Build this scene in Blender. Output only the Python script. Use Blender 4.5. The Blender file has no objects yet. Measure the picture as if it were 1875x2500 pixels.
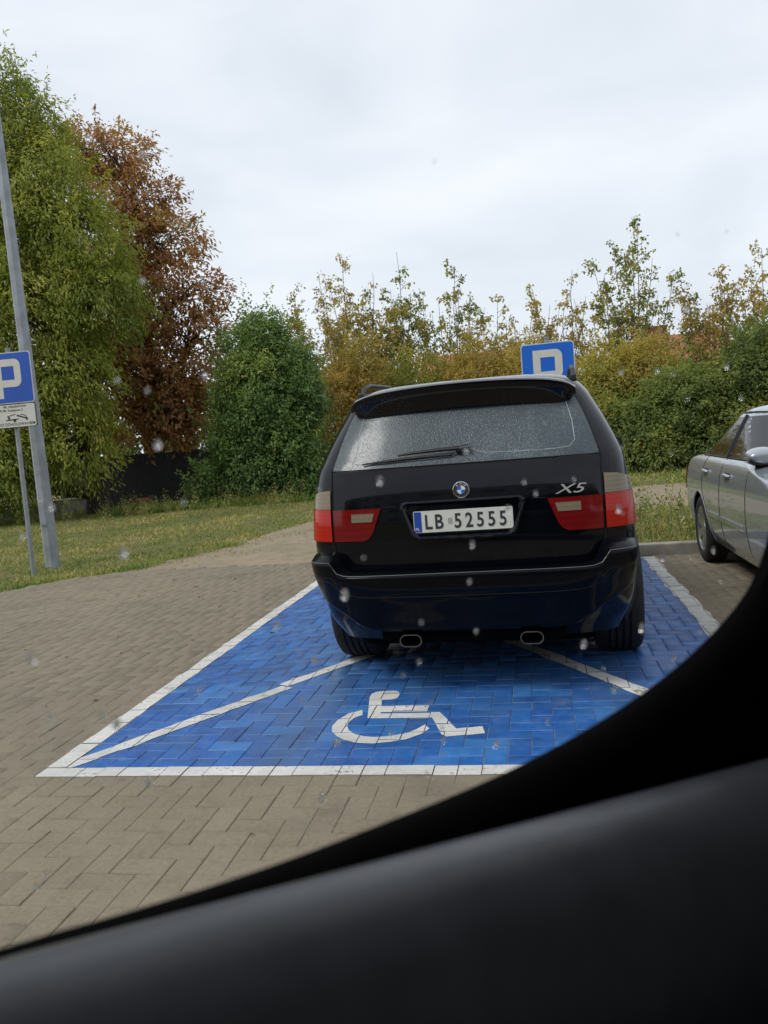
import bpy, bmesh, math, random
import numpy as np
from mathutils import Vector, Matrix
from mathutils.geometry import tessellate_polygon

scene = bpy.context.scene
COL = scene.collection
PI = math.pi
rng = np.random.default_rng(7)
random.seed(7)

# ------------------------------------------------------------------ camera
CAM = np.array([2.2957, -3.2610, 1.3705])
CYAW, CPITCH, CROLL = -0.1846, 0.0846, 0.0793
FPX, IW, IH = 2032.5, 1875.0, 2500.0
def cam_axes():
    cy, sy, cp, sp = math.cos(CYAW), math.sin(CYAW), math.cos(CPITCH), math.sin(CPITCH)
    f = np.array([sy*cp, cy*cp, -sp]); r = np.array([cy, -sy, 0.0]); d = np.cross(f, r)
    return (math.cos(CROLL)*r+math.sin(CROLL)*d, -math.sin(CROLL)*r+math.cos(CROLL)*d, f)
CR, CD, CF = cam_axes()
camd = bpy.data.cameras.new('camera'); cam = bpy.data.objects.new('camera', camd); COL.objects.link(cam)
M = Matrix.Identity(4)
for i in range(3):
    M[i][0] = CR[i]; M[i][1] = -CD[i]; M[i][2] = -CF[i]; M[i][3] = CAM[i]
cam.matrix_world = M
camd.sensor_fit = 'VERTICAL'; camd.sensor_height = 36.0; camd.sensor_width = 27.0
camd.lens = FPX/IH*36.0
camd.clip_start = 0.02; camd.clip_end = 1500
camd.dof.use_dof = True; camd.dof.focus_distance = 5.5; camd.dof.aperture_fstop = 8.5
scene.camera = cam

# ------------------------------------------------------------------ world: overcast sky
SUN_EL, SUN_AZ = math.radians(52), math.radians(235)
world = bpy.data.worlds.new('World'); scene.world = world; world.use_nodes = True
wn, wl = world.node_tree.nodes, world.node_tree.links
wn.clear()
wout = wn.new('ShaderNodeOutputWorld')
sky = wn.new('ShaderNodeTexSky'); sky.sky_type = 'NISHITA'; sky.sun_disc = False
sky.sun_elevation = SUN_EL; sky.sun_rotation = SUN_AZ
bg1 = wn.new('ShaderNodeBackground'); bg1.inputs['Strength'].default_value = 0.1
wl.new(sky.outputs['Color'], bg1.inputs['Color'])
tc = wn.new('ShaderNodeTexCoord')
mp = wn.new('ShaderNodeMapping'); mp.inputs['Scale'].default_value = (1.0, 1.0, 2.6)
wl.new(tc.outputs['Generated'], mp.inputs['Vector'])
nz = wn.new('ShaderNodeTexNoise'); nz.inputs['Scale'].default_value = 2.3; nz.inputs['Detail'].default_value = 5; nz.inputs['Roughness'].default_value = 0.5
nz.inputs['Distortion'].default_value = 0.4
wl.new(mp.outputs['Vector'], nz.inputs['Vector'])
rp = wn.new('ShaderNodeValToRGB')
rp.color_ramp.elements[0].position = 0.32; rp.color_ramp.elements[0].color = (0.645, 0.69, 0.765, 1)
rp.color_ramp.elements[1].position = 0.68; rp.color_ramp.elements[1].color = (0.86, 0.885, 0.935, 1)
wl.new(nz.outputs['Fac'], rp.inputs['Fac'])
bg2 = wn.new('ShaderNodeBackground'); bg2.inputs['Strength'].default_value = 1.0
wl.new(rp.outputs['Color'], bg2.inputs['Color'])
wmix = wn.new('ShaderNodeMixShader'); wmix.inputs['Fac'].default_value = 0.9
wl.new(bg1.outputs[0], wmix.inputs[1]); wl.new(bg2.outputs[0], wmix.inputs[2]); wl.new(wmix.outputs[0], wout.inputs['Surface'])

# ------------------------------------------------------------------ sun behind the clouds
sl = bpy.data.lights.new('sun', 'SUN'); sl.energy = 1.5; sl.angle = math.radians(22); sl.color = (1.0, 0.96, 0.9)
so = bpy.data.objects.new('sun', sl); COL.objects.link(so)
sd = Vector((math.sin(SUN_AZ)*math.cos(SUN_EL), math.cos(SUN_AZ)*math.cos(SUN_EL), math.sin(SUN_EL)))
so.rotation_euler = sd.to_track_quat('Z', 'Y').to_euler(); so.location = (0, 0, 30)

vs = scene.view_settings
vs.view_transform = 'Standard'; vs.look = 'None'; vs.gamma = 1.0; vs.use_curve_mapping = False; vs.exposure = 0.25
scene.cycles.max_bounces = 8; scene.cycles.transparent_max_bounces = 12
scene.cycles.caustics_reflective = False; scene.cycles.caustics_refractive = False

# ------------------------------------------------------------------ materials
def new_mat(name):
    m = bpy.data.materials.new(name); m.use_nodes = True
    nt = m.node_tree; b = nt.nodes['Principled BSDF']
    return m, nt, b
def math_node(nt, op, a, b=None, clamp=False):
    n = nt.nodes.new('ShaderNodeMath'); n.operation = op; n.use_clamp = clamp
    for k, v in enumerate((a, b)):
        if v is None: continue
        if isinstance(v, (int, float)): n.inputs[k].default_value = v
        else: nt.links.new(v, n.inputs[k])
    return n.outputs[0]
def mix_col(nt, fac, a, b, mode='MIX'):
    n = nt.nodes.new('ShaderNodeMix'); n.data_type = 'RGBA'; n.blend_type = mode
    for sock, v in ((n.inputs[0], fac), (n.inputs[6], a), (n.inputs[7], b)):
        if isinstance(v, (int, float)): sock.default_value = v
        elif isinstance(v, tuple): sock.default_value = (*v[:3], 1)
        else: nt.links.new(v, sock)
    return n.outputs[2]
def noise(nt, scale, detail=4, rough=0.55, vec=None, coord='Object'):
    n = nt.nodes.new('ShaderNodeTexNoise'); n.inputs['Scale'].default_value = scale
    n.inputs['Detail'].default_value = detail; n.inputs['Roughness'].default_value = rough
    if vec is None:
        t = nt.nodes.new('ShaderNodeTexCoord'); vec = t.outputs[coord]
    nt.links.new(vec, n.inputs['Vector'])
    return n.outputs['Fac']
def ramp(nt, fac, stops):
    n = nt.nodes.new('ShaderNodeValToRGB'); cr = n.color_ramp
    while len(cr.elements) < len(stops): cr.elements.new(0.5)
    for e, (p, c) in zip(cr.elements, stops):
        e.position = p; e.color = (*(c if isinstance(c, tuple) else (c, c, c)), 1)
    nt.links.new(fac, n.inputs['Fac'])
    return n.outputs['Color']
def bump(nt, b, height, strength=0.3, dist=0.01):
    n = nt.nodes.new('ShaderNodeBump'); n.inputs['Strength'].default_value = strength; n.inputs['Distance'].default_value = dist
    nt.links.new(height, n.inputs['Height']); nt.links.new(n.outputs[0], b.inputs['Normal'])
def pmat(name, col, rough=0.5, metal=0.0, coat=0.0, var=0.15, scale=6.0, bmp=0.0, bscale=60.0, spec=0.5, rvar=0.0):
    m, nt, b = new_mat(name)
    f = noise(nt, scale)
    c2 = tuple(max(0, c*(1-var)) for c in col); c1 = tuple(min(1, c*(1+var)) for c in col)
    nt.links.new(ramp(nt, f, [(0.3, c2), (0.7, c1)]), b.inputs['Base Color'])
    b.inputs['Roughness'].default_value = rough; b.inputs['Metallic'].default_value = metal
    b.inputs['Coat Weight'].default_value = coat; b.inputs['Coat Roughness'].default_value = 0.04
    b.inputs['Specular IOR Level'].default_value = spec
    if rvar:
        g = noise(nt, scale*2.3, 6)
        r = math_node(nt, 'ADD', math_node(nt, 'MULTIPLY', math_node(nt, 'SUBTRACT', g, 0.5), rvar*2), rough)
        nt.links.new(r, b.inputs['Roughness'])
    if bmp: bump(nt, b, noise(nt, bscale, 3), bmp)
    return m
def geo_pos(nt):
    return nt.nodes.new('ShaderNodeNewGeometry').outputs['Position']

MAT = {}
# concrete paving block with the blue paint of the bay on it
BX0, BX1, BY0, BY1 = 0.0, 3.4, 0.0, 5.42
def paving_material():
    m, nt, b = new_mat('paving_block')
    pos = geo_pos(nt)
    at = nt.nodes.new('ShaderNodeAttribute'); at.attribute_name = 'tone'
    oi = nt.nodes.new('ShaderNodeObjectInfo')
    tone = math_node(nt, 'FRACT', math_node(nt, 'ADD', at.outputs['Fac'], oi.outputs['Random']))
    base = ramp(nt, tone, [(0.0, (0.172, 0.139, 0.094)), (0.5, (0.184, 0.149, 0.102)), (1.0, (0.198, 0.162, 0.112))])
    big = noise(nt, 0.55, 3, vec=pos); fine = noise(nt, 55, 5, 0.7, vec=pos); mid = noise(nt, 7, 5, 0.65, vec=pos)
    base = mix_col(nt, 1.0, base, ramp(nt, big, [(0.3, 0.84), (0.7, 1.12)]), 'MULTIPLY')
    base = mix_col(nt, 1.0, base, ramp(nt, fine, [(0.25, 0.72), (0.75, 1.25)]), 'MULTIPLY')
    damp = noise(nt, 1.3, 6, 0.7, vec=pos)
    base = mix_col(nt, 1.0, base, ramp(nt, damp, [(0.36, 0.72), (0.48, 1.0), (0.70, 1.10)]), 'MULTIPLY')
    spots = noise(nt, 3.7, 2, 0.5, vec=pos)
    base = mix_col(nt, 1.0, base, ramp(nt, spots, [(0.22, 0.55), (0.30, 1.0)]), 'MULTIPLY')
    dust = ramp(nt, mid, [(0.60, 0.0), (0.74, 0.5)])
    base = mix_col(nt, dust, base, (0.25, 0.225, 0.175))
    # paint mask
    sx = nt.nodes.new('ShaderNodeSeparateXYZ'); nt.links.new(pos, sx.inputs[0])
    x, y = sx.outputs['X'], sx.outputs['Y']
    e = math_node(nt, 'MINIMUM', math_node(nt, 'SUBTRACT', x, BX0+0.1), math_node(nt, 'SUBTRACT', BX1-0.1, x))
    e = math_node(nt, 'MINIMUM', e, math_node(nt, 'SUBTRACT', y, BY0+0.1))
    e = math_node(nt, 'MINIMUM', e, math_node(nt, 'SUBTRACT', BY1-0.08, y))
    inside = math_node(nt, 'GREATER_THAN', math_node(nt, 'ADD', e, math_node(nt, 'MULTIPLY', math_node(nt, 'SUBTRACT', fine, 0.5), 0.03)), 0.0)
    blue = ramp(nt, tone, [(0.0, (0.003, 0.062, 0.27)), (0.45, (0.004, 0.090, 0.36)), (0.8, (0.007, 0.118, 0.42)), (1.0, (0.022, 0.16, 0.45))])
    blue = mix_col(nt, 1.0, blue, ramp(nt, mid, [(0.28, 0.62), (0.72, 1.3)]), 'MULTIPLY')
    # wear: tyre polished middle of the bay goes greyish
    wv = noise(nt, 2.1, 6, 0.7, vec=pos)
    edge = math_node(nt, 'MULTIPLY', e, 0.35, clamp=True)
    wear = ramp(nt, math_node(nt, 'ADD', wv, math_node(nt, 'MULTIPLY', edge, 0.32)), [(0.48, 0.0), (0.80, 0.6)])
    blue = mix_col(nt, wear, blue, (0.045, 0.115, 0.215))
    tx = math_node(nt, 'ABSOLUTE', math_node(nt, 'SUBTRACT', math_node(nt, 'ABSOLUTE', math_node(nt, 'SUBTRACT', x, 1.88)), 0.78))
    track = ramp(nt, math_node(nt, 'ADD', math_node(nt, 'MULTIPLY', tx, 1.6), math_node(nt, 'MULTIPLY', wv, 0.9)), [(0.42, 0.55), (0.75, 0.0)])
    blue = mix_col(nt, track, blue, (0.035, 0.075, 0.13))
    chips = ramp(nt, math_node(nt, 'ADD', math_node(nt, 'MULTIPLY', fine, 0.55), math_node(nt, 'MULTIPLY', mid, 0.45)), [(0.56, 0.0), (0.61, 0.75)])
    blue = mix_col(nt, chips, blue, (0.13, 0.13, 0.12))
    ed = nt.nodes.new('ShaderNodeAttribute'); ed.attribute_name = 'edge'
    edf = math_node(nt, 'MULTIPLY', ed.outputs['Fac'], ramp(nt, noise(nt, 11, 5, 0.7, vec=pos), [(0.30, 0.0), (0.52, 1.0)]))
    base = mix_col(nt, math_node(nt, 'MULTIPLY', edf, 0.8), base, (0.27, 0.245, 0.185))
    blue = mix_col(nt, math_node(nt, 'MULTIPLY', edf, 0.55), blue, (0.12, 0.22, 0.42))
    nt.links.new(mix_col(nt, inside, base, blue), b.inputs['Base Color'])
    rr = math_node(nt, 'SUBTRACT', 0.9, math_node(nt, 'MULTIPLY', inside, 0.46))
    nt.links.new(math_node(nt, 'ADD', rr, math_node(nt, 'MULTIPLY', math_node(nt, 'SUBTRACT', mid, 0.5), 0.25)), b.inputs['Roughness'])
    b.inputs['Specular IOR Level'].default_value = 0.4
    bump(nt, b, fine, 0.45, 0.004)
    return m
MAT['paving'] = paving_material()
def joint_material():
    m, nt, b = new_mat('joint_sand')
    pos = geo_pos(nt)
    f = noise(nt, 30, 5, 0.7, vec=pos); g = noise(nt, 3.5, 4, vec=pos)
    c = ramp(nt, f, [(0.3, (0.09, 0.078, 0.056)), (0.5, (0.20, 0.175, 0.13)), (0.72, (0.36, 0.32, 0.24))])
    mo = ramp(nt, g, [(0.56, 0.0), (0.66, 0.7)])
    c = mix_col(nt, mo, c, (0.12, 0.12, 0.035))
    nt.links.new(c, b.inputs['Base Color']); b.inputs['Roughness'].default_value = 1.0
    return m
MAT['joint'] = joint_material()
def white_paint():
    m, nt, b = new_mat('white_road_paint')
    pos = geo_pos(nt)
    f = noise(nt, 6, 6, 0.7, vec=pos); g = noise(nt, 45, 4, 0.7, vec=pos); h = noise(nt, 1.6, 3, vec=pos)
    c = ramp(nt, f, [(0.3, (0.48, 0.47, 0.43)), (0.6, (0.66, 0.65, 0.62))])
    c = mix_col(nt, 1.0, c, ramp(nt, h, [(0.35, 0.82), (0.65, 1.05)]), 'MULTIPLY')
    ch = ramp(nt, math_node(nt, 'ADD', math_node(nt, 'MULTIPLY', g, 0.5), math_node(nt, 'MULTIPLY', f, 0.5)), [(0.553, 0.0), (0.595, 0.85)])
    c = mix_col(nt, ch, c, (0.16, 0.14, 0.11))
    nt.links.new(c, b.inputs['Base Color']); b.inputs['Roughness'].default_value = 0.7
    bump(nt, b, g, 0.3, 0.003)
    return m
MAT['white_paint'] = white_paint()
def ground_material(name, stops, big_stops, scale=9):
    m, nt, b = new_mat(name)
    pos = geo_pos(nt)
    f = noise(nt, scale, 6, 0.7, vec=pos); g = noise(nt, 0.5, 4, 0.6, vec=pos); k = noise(nt, 70, 3, 0.7, vec=pos)
    c = ramp(nt, f, stops)
    c = mix_col(nt, ramp(nt, g, [(0.42, 0.0), (0.62, 0.8)]), c, ramp(nt, f, big_stops))
    c = mix_col(nt, 1.0, c, ramp(nt, k, [(0.3, 0.75), (0.7, 1.2)]), 'MULTIPLY')
    nt.links.new(c, b.inputs['Base Color']); b.inputs['Roughness'].default_value = 1.0
    b.inputs['Specular IOR Level'].default_value = 0.15
    bump(nt, b, math_node(nt, 'ADD', f, math_node(nt, 'MULTIPLY', k, 0.4)), 0.6, 0.03)
    return m
MAT['soil'] = ground_material('verge_soil', [(0.3, (0.11, 0.10, 0.04)), (0.7, (0.21, 0.18, 0.085))], [(0.3, (0.09, 0.10, 0.03)), (0.7, (0.19, 0.175, 0.07))])
MAT['sand'] = ground_material('sandy_track', [(0.3, (0.24, 0.195, 0.135)), (0.7, (0.36, 0.295, 0.21))], [(0.3, (0.19, 0.155, 0.105)), (0.7, (0.29, 0.24, 0.17))], 5)
MAT['kerb'] = pmat('kerb_concrete', (0.27, 0.25, 0.22), 0.9, var=0.3, scale=5, bmp=0.4, bscale=90)
def leaf_mat(name, stops, trans=0.35, rough=0.55):
    m, nt, b = new_mat(name)
    at = nt.nodes.new('ShaderNodeAttribute'); at.attribute_name = 'tone'
    c = ramp(nt, at.outputs['Fac'], stops)
    nt.links.new(c, b.inputs['Base Color']); b.inputs['Roughness'].default_value = rough
    b.inputs['Specular IOR Level'].default_value = 0.3
    tr = nt.nodes.new('ShaderNodeBsdfTranslucent'); nt.links.new(mix_col(nt, 1.0, c, (1.15, 1.2, 0.7), 'MULTIPLY'), tr.inputs['Color'])
    mx = nt.nodes.new('ShaderNodeMixShader'); mx.inputs[0].default_value = trans
    nt.links.new(b.outputs[0], mx.inputs[1]); nt.links.new(tr.outputs[0], mx.inputs[2])
    nt.links.new(mx.outputs[0], nt.nodes['Material Output'].inputs['Surface'])
    return m
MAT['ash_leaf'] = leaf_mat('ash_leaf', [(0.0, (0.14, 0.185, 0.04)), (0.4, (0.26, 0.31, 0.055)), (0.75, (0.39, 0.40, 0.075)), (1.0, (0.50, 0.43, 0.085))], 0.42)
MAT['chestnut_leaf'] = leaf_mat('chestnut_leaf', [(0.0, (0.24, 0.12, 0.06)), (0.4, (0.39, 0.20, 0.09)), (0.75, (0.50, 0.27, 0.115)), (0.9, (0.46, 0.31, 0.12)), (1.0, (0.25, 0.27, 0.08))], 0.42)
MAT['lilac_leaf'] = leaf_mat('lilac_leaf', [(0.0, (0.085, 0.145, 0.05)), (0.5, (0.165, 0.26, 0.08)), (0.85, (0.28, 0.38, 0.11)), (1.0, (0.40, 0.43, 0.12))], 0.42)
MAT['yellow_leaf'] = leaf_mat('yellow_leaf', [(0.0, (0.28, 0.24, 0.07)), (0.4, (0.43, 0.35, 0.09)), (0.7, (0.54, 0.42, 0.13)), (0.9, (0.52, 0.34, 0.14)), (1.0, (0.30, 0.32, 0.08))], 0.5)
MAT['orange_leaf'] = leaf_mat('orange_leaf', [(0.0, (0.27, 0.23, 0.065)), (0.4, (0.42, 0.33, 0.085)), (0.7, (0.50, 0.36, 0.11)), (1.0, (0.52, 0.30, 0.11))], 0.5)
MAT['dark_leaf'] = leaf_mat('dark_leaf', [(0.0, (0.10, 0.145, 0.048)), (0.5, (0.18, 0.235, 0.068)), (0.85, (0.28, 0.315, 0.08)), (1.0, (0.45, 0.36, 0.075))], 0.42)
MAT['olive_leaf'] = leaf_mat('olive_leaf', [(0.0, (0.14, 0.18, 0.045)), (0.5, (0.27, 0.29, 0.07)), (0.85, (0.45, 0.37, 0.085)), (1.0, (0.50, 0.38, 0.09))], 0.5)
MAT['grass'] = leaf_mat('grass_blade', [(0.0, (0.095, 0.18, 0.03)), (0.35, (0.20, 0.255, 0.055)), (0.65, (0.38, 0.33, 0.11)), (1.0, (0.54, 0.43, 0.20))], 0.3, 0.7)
MAT['bark'] = pmat('bark', (0.055, 0.042, 0.032), 0.95, var=0.4, scale=14, bmp=0.8, bscale=30)
MAT['pale_bark'] = pmat('pale_bark', (0.17, 0.14, 0.10), 0.9, var=0.3, scale=10, bmp=0.4)
MAT['galv'] = pmat('galvanised_steel', (0.30, 0.325, 0.35), 0.55, 0.35, var=0.22, scale=5, rvar=0.12)
MAT['sign_blue'] = pmat('sign_blue', (0.03, 0.10, 0.46), 0.35, var=0.06, scale=3)
MAT['sign_blue_b'] = pmat('sign_blue_bright', (0.012, 0.135, 0.62), 0.35, var=0.05, scale=3)
MAT['sign_white'] = pmat('sign_white', (0.62, 0.61, 0.56), 0.45, var=0.06, scale=8)
MAT['sign_rim'] = pmat('sign_rim', (0.55, 0.58, 0.62), 0.4, var=0.08)
MAT['print'] = pmat('black_print', (0.03, 0.03, 0.03), 0.6, var=0.2)

# ------------------------------------------------------------------ helpers
def link(o, parent=None):
    COL.objects.link(o)
    if parent is not None: o.parent = parent
    return o
def tag(o, label=None, cat=None, group=None, kind=None):
    for k, v in (('label', label), ('category', cat), ('group', group), ('kind', kind)):
        if v is not None: o[k] = v
    return o
def empty(name, loc=(0, 0, 0), rz=0.0):
    o = bpy.data.objects.new(name, None); o.location = loc; o.rotation_euler = (0, 0, rz); o.empty_display_size = 0.2
    return link(o)
def mesh(name, verts, faces, mat, parent=None, smooth=False, mats=None, fmat=None):
    me = bpy.data.meshes.new(name)
    me.from_pydata([tuple(v) for v in verts], [], [tuple(f) for f in faces]); me.update()
    for mm in (mats or [mat]): me.materials.append(mm)
    if fmat is not None: me.polygons.foreach_set('material_index', fmat)
    if smooth: me.polygons.foreach_set('use_smooth', [True]*len(me.polygons))
    return link(bpy.data.objects.new(name, me), parent)
def fast_mesh(name, V, F, mat, parent=None, tone=None, smooth=False):
    V = np.asarray(V, np.float32).reshape(-1, 3); F = np.asarray(F, np.int32); k = F.shape[1]
    me = bpy.data.meshes.new(name)
    me.vertices.add(len(V)); me.vertices.foreach_set('co', V.ravel())
    me.loops.add(F.size); me.loops.foreach_set('vertex_index', F.ravel())
    me.polygons.add(len(F)); me.polygons.foreach_set('loop_start', np.arange(0, F.size, k, dtype=np.int32))
    me.update(calc_edges=True)
    me.materials.append(mat)
    if tone is not None:
        a = me.attributes.new('tone', 'FLOAT', 'POINT'); a.data.foreach_set('value', np.asarray(tone, np.float32))
    if smooth: me.polygons.foreach_set('use_smooth', [True]*len(F))
    return link(bpy.data.objects.new(name, me), parent)
class Geo:
    def __init__(s): s.v = []; s.f = []
    def add(s, vs, fs):
        o = len(s.v); s.v += [tuple(v) for v in vs]; s.f += [tuple(i+o for i in f) for f in fs]
    def box(s, x0, x1, y0, y1, z0, z1):
        s.add([(x0,y0,z0),(x1,y0,z0),(x1,y1,z0),(x0,y1,z0),(x0,y0,z1),(x1,y0,z1),(x1,y1,z1),(x0,y1,z1)],
              [(0,3,2,1),(4,5,6,7),(0,1,5,4),(1,2,6,5),(2,3,7,6),(3,0,4,7)])
    def bbox(s, x0, x1, y0, y1, z0, z1, b=0.01):
        bm = bmesh.new(); bmesh.ops.create_cube(bm, size=1.0)
        for v in bm.verts: v.co = ((x0+x1)/2+v.co.x*(x1-x0), (y0+y1)/2+v.co.y*(y1-y0), (z0+z1)/2+v.co.z*(z1-z0))
        bmesh.ops.bevel(bm, geom=bm.edges[:], offset=b, segments=2, affect='EDGES', profile=0.6)
        bm.verts.index_update()
        s.add([v.co[:] for v in bm.verts], [[v.index for v in f.verts] for f in bm.faces]); bm.free()
    def tube(s, pts, rad, seg=8, caps=True):
        pts = [Vector(p) for p in pts]; n = len(pts)
        if not hasattr(rad, '__len__'): rad = [rad]*n
        o = len(s.v); up = None
        for i, p in enumerate(pts):
            t = (pts[min(i+1, n-1)]-pts[max(i-1, 0)]).normalized()
            if up is None: up = t.orthogonal().normalized()
            up = (up-t*up.dot(t)); up = up.normalized() if up.length > 1e-6 else t.orthogonal().normalized()
            w = t.cross(up)
            for k in range(seg):
                a = 2*PI*k/seg; s.v.append(tuple(p+(up*math.cos(a)+w*math.sin(a))*rad[i]))
        for i in range(n-1):
            for k in range(seg):
                k2 = (k+1) % seg
                s.f.append((o+i*seg+k, o+i*seg+k2, o+(i+1)*seg+k2, o+(i+1)*seg+k))
        if caps:
            s.f.append(tuple(o+k for k in range(seg))[::-1]); s.f.append(tuple(o+(n-1)*seg+k for k in range(seg)))
    def loft(s, loops, closed=True, cap0=False, cap1=False):
        o = len(s.v); n = len(loops[0])
        for l in loops: s.v += [tuple(p) for p in l]
        for i in range(len(loops)-1):
            for k in range(n if closed else n-1):
                k2 = (k+1) % n
                s.f.append((o+i*n+k, o+i*n+k2, o+(i+1)*n+k2, o+(i+1)*n+k))
        if cap0: s.f.append(tuple(o+k for k in range(n))[::-1])
        if cap1: s.f.append(tuple(o+(len(loops)-1)*n+k for k in range(n)))
    def lathe(s, prof, axis_pt, seg=40):
        """profile of (axial x, radius) turned about the x axis through axis_pt"""
        ax = Vector(axis_pt)
        loops = []
        for k in range(seg):
            a = 2*PI*k/seg
            loops.append([(ax.x+x, ax.y+r*math.cos(a), ax.z+r*math.sin(a)) for x, r in prof])
        o = len(s.v); n = len(prof)
        for l in loops: s.v += l
        for i in range(seg):
            j = (i+1) % seg
            for k in range(n-1): s.f.append((o+i*n+k, o+j*n+k, o+j*n+k+1, o+i*n+k+1))
    def build(s, name, mat, parent=None, smooth=False, fix=True):
        o = mesh(name, s.v, s.f, mat, parent, smooth)
        if fix:
            bm = bmesh.new(); bm.from_mesh(o.data); bmesh.ops.recalc_face_normals(bm, faces=bm.faces[:]); bm.to_mesh(o.data); bm.free()
        if smooth: o.data.set_sharp_from_angle(angle=math.radians(38))
        return o
def rrect(x0, x1, z0, z1, r, n=5):
    pts = []
    for cx, cz, a0 in ((x1-r, z1-r, 0), (x0+r, z1-r, 90), (x0+r, z0+r, 180), (x1-r, z0+r, 270)):
        for k in range(n+1):
            a = math.radians(a0+90*k/n); pts.append((cx+r*math.cos(a), cz+r*math.sin(a)))
    return pts
def slab_xz(pts, y0, y1):
    """prism of an outline in x,z between two y"""
    g = Geo(); n = len(pts)
    tris = tessellate_polygon([[Vector((p[0], p[1], 0)) for p in pts]])
    g.v = [(p[0], y0, p[1]) for p in pts]+[(p[0], y1, p[1]) for p in pts]
    g.f = [tuple(t) for t in tris]+[tuple(i+n for i in reversed(t)) for t in tris]
    for k in range(n):
        k2 = (k+1) % n; g.f.append((k, k2, n+k2, n+k))
    return g
def text_mesh(name, s, size, mat, parent, loc, rot=(PI/2, 0, 0), sx=1.0, extrude=0.0008, shear=0.0, align='LEFT', bold=0.0):
    cu = bpy.data.curves.new(name, 'FONT'); cu.body = s; cu.size = size; cu.extrude = extrude; cu.shear = shear
    cu.align_x = align; cu.offset = bold; cu.resolution_u = 4
    o = bpy.data.objects.new('tmp', cu); COL.objects.link(o)
    dg = bpy.context.evaluated_depsgraph_get()
    me = bpy.data.meshes.new_from_object(o.evaluated_get(dg)); bpy.data.objects.remove(o)
    me.transform(Matrix.Translation(Vector(loc)) @ Matrix.Rotation(rot[2], 4, 'Z') @ Matrix.Rotation(rot[0], 4, 'X') @ Matrix.Scale(sx, 4, (1, 0, 0)))
    me.materials.clear(); me.materials.append(mat); me.name = name
    return link(bpy.data.objects.new(name, me), parent)
def copy_tree(o, parent=None):
    c = o.copy(); link(c, parent)
    for ch in list(o.children): copy_tree(ch, c)
    return c
def in_poly(x, y, poly):
    c = np.zeros(np.shape(x), bool); n = len(poly)
    for i in range(n):
        x0, y0 = poly[i]; x1, y1 = poly[(i+1) % n]
        cond = ((y0 > y) != (y1 > y)) & (x < (x1-x0)*(y-y0)/((y1-y0) if y1 != y0 else 1e-9)+x0)
        c ^= cond
    return c
def hermite(xs, ys, q):
    xs = np.asarray(xs, float); ys = np.asarray(ys, float); q = np.clip(q, xs[0], xs[-1])
    h = np.diff(xs); d = np.diff(ys)/h; m = np.zeros_like(ys)
    m[0], m[-1] = d[0], d[-1]
    for i in range(1, len(xs)-1):
        m[i] = 0 if d[i-1]*d[i] <= 0 else 2*d[i-1]*d[i]/(d[i-1]+d[i])
    i = np.clip(np.searchsorted(xs, q)-1, 0, len(xs)-2); t = (q-xs[i])/h[i]
    return ((2*t**3-3*t**2+1)*ys[i]+(t**3-2*t**2+t)*h[i]*m[i]+(-2*t**3+3*t**2)*ys[i+1]+(t**3-t**2)*h[i]*m[i+1])

# ------------------------------------------------------------------ the ground
g = Geo(); g.add([(-300, -200, -0.035), (300, -200, -0.035), (300, 500, -0.035), (-300, 500, -0.035)], [(0, 1, 2, 3)])
tag(g.build('ground', MAT['soil'], fix=False), kind='structure')
def sheet(name, poly, z, mat):
    tris = tessellate_polygon([[Vector((p[0], p[1], 0)) for p in poly]])
    fs = []
    for t in tris:
        a, b, c = (Vector((*poly[i], 0)) for i in t)
        fs.append(tuple(t) if (b-a).cross(c-a).z > 0 else tuple(reversed(t)))
    return mesh(name, [(p[0], p[1], z) for p in poly], fs, mat)
SAND = [(-2.95, 6.2), (-2.8, 7.1), (-2.5, 7.9), (-2.25, 8.6), (-2.15, 10.2), (-1.9, 11.6), (-1.2, 13.2), (0.8, 14.6), (5, 15.2), (12, 15.8), (40, 18), (40, 11), (12, 10.6), (5.5, 10.5), (3.4, 10.2), (1.9, 9.1), (1.2, 7.6), (0.85, 6.0)]
tag(sheet('sandy_track', SAND, -0.012, MAT['sand']), kind='structure')
PAVE = [(-5.4, -5.0), (-4.7, 1.5), (-4.35, 3.3), (-3.9, 5.0), (-3.45, 5.95), (-2.75, 6.38), (-1.4, 6.3), (0.9, 6.2), (0.9, 5.46), (9.0, 5.46), (9.0, -5.0)]
pave = sheet('pavement', PAVE, -0.0045, MAT['joint']); tag(pave, kind='structure')
# ---- every block of the 90 degree herringbone
U = 0.1; JOINT = 0.0022
bricks = []      # x0, x1, y0, y1, top z
for i in range(-56, 92):
    for j in range(-50, 65):
        c = (i-j) % 4
        if c == 0: x0, x1, y0, y1 = i*U, (i+2)*U, j*U, (j+1)*U
        elif c == 3: x0, x1, y0, y1 = i*U, (i+1)*U, j*U, (j+2)*U
        else: continue
        bricks.append((x0, x1, y0, y1))
bricks = np.array(bricks)
bc = np.stack([(bricks[:, 0]+bricks[:, 1])/2, (bricks[:, 2]+bricks[:, 3])/2], 1)
bricks = bricks[in_poly(bc[:, 0], bc[:, 1], PAVE)]
bc = np.stack([(bricks[:, 0]+bricks[:, 1])/2, (bricks[:, 2]+bricks[:, 3])/2], 1)
topz = rng.normal(0, 0.0011, len(bricks)).clip(-0.0022, 0.0022)
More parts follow.
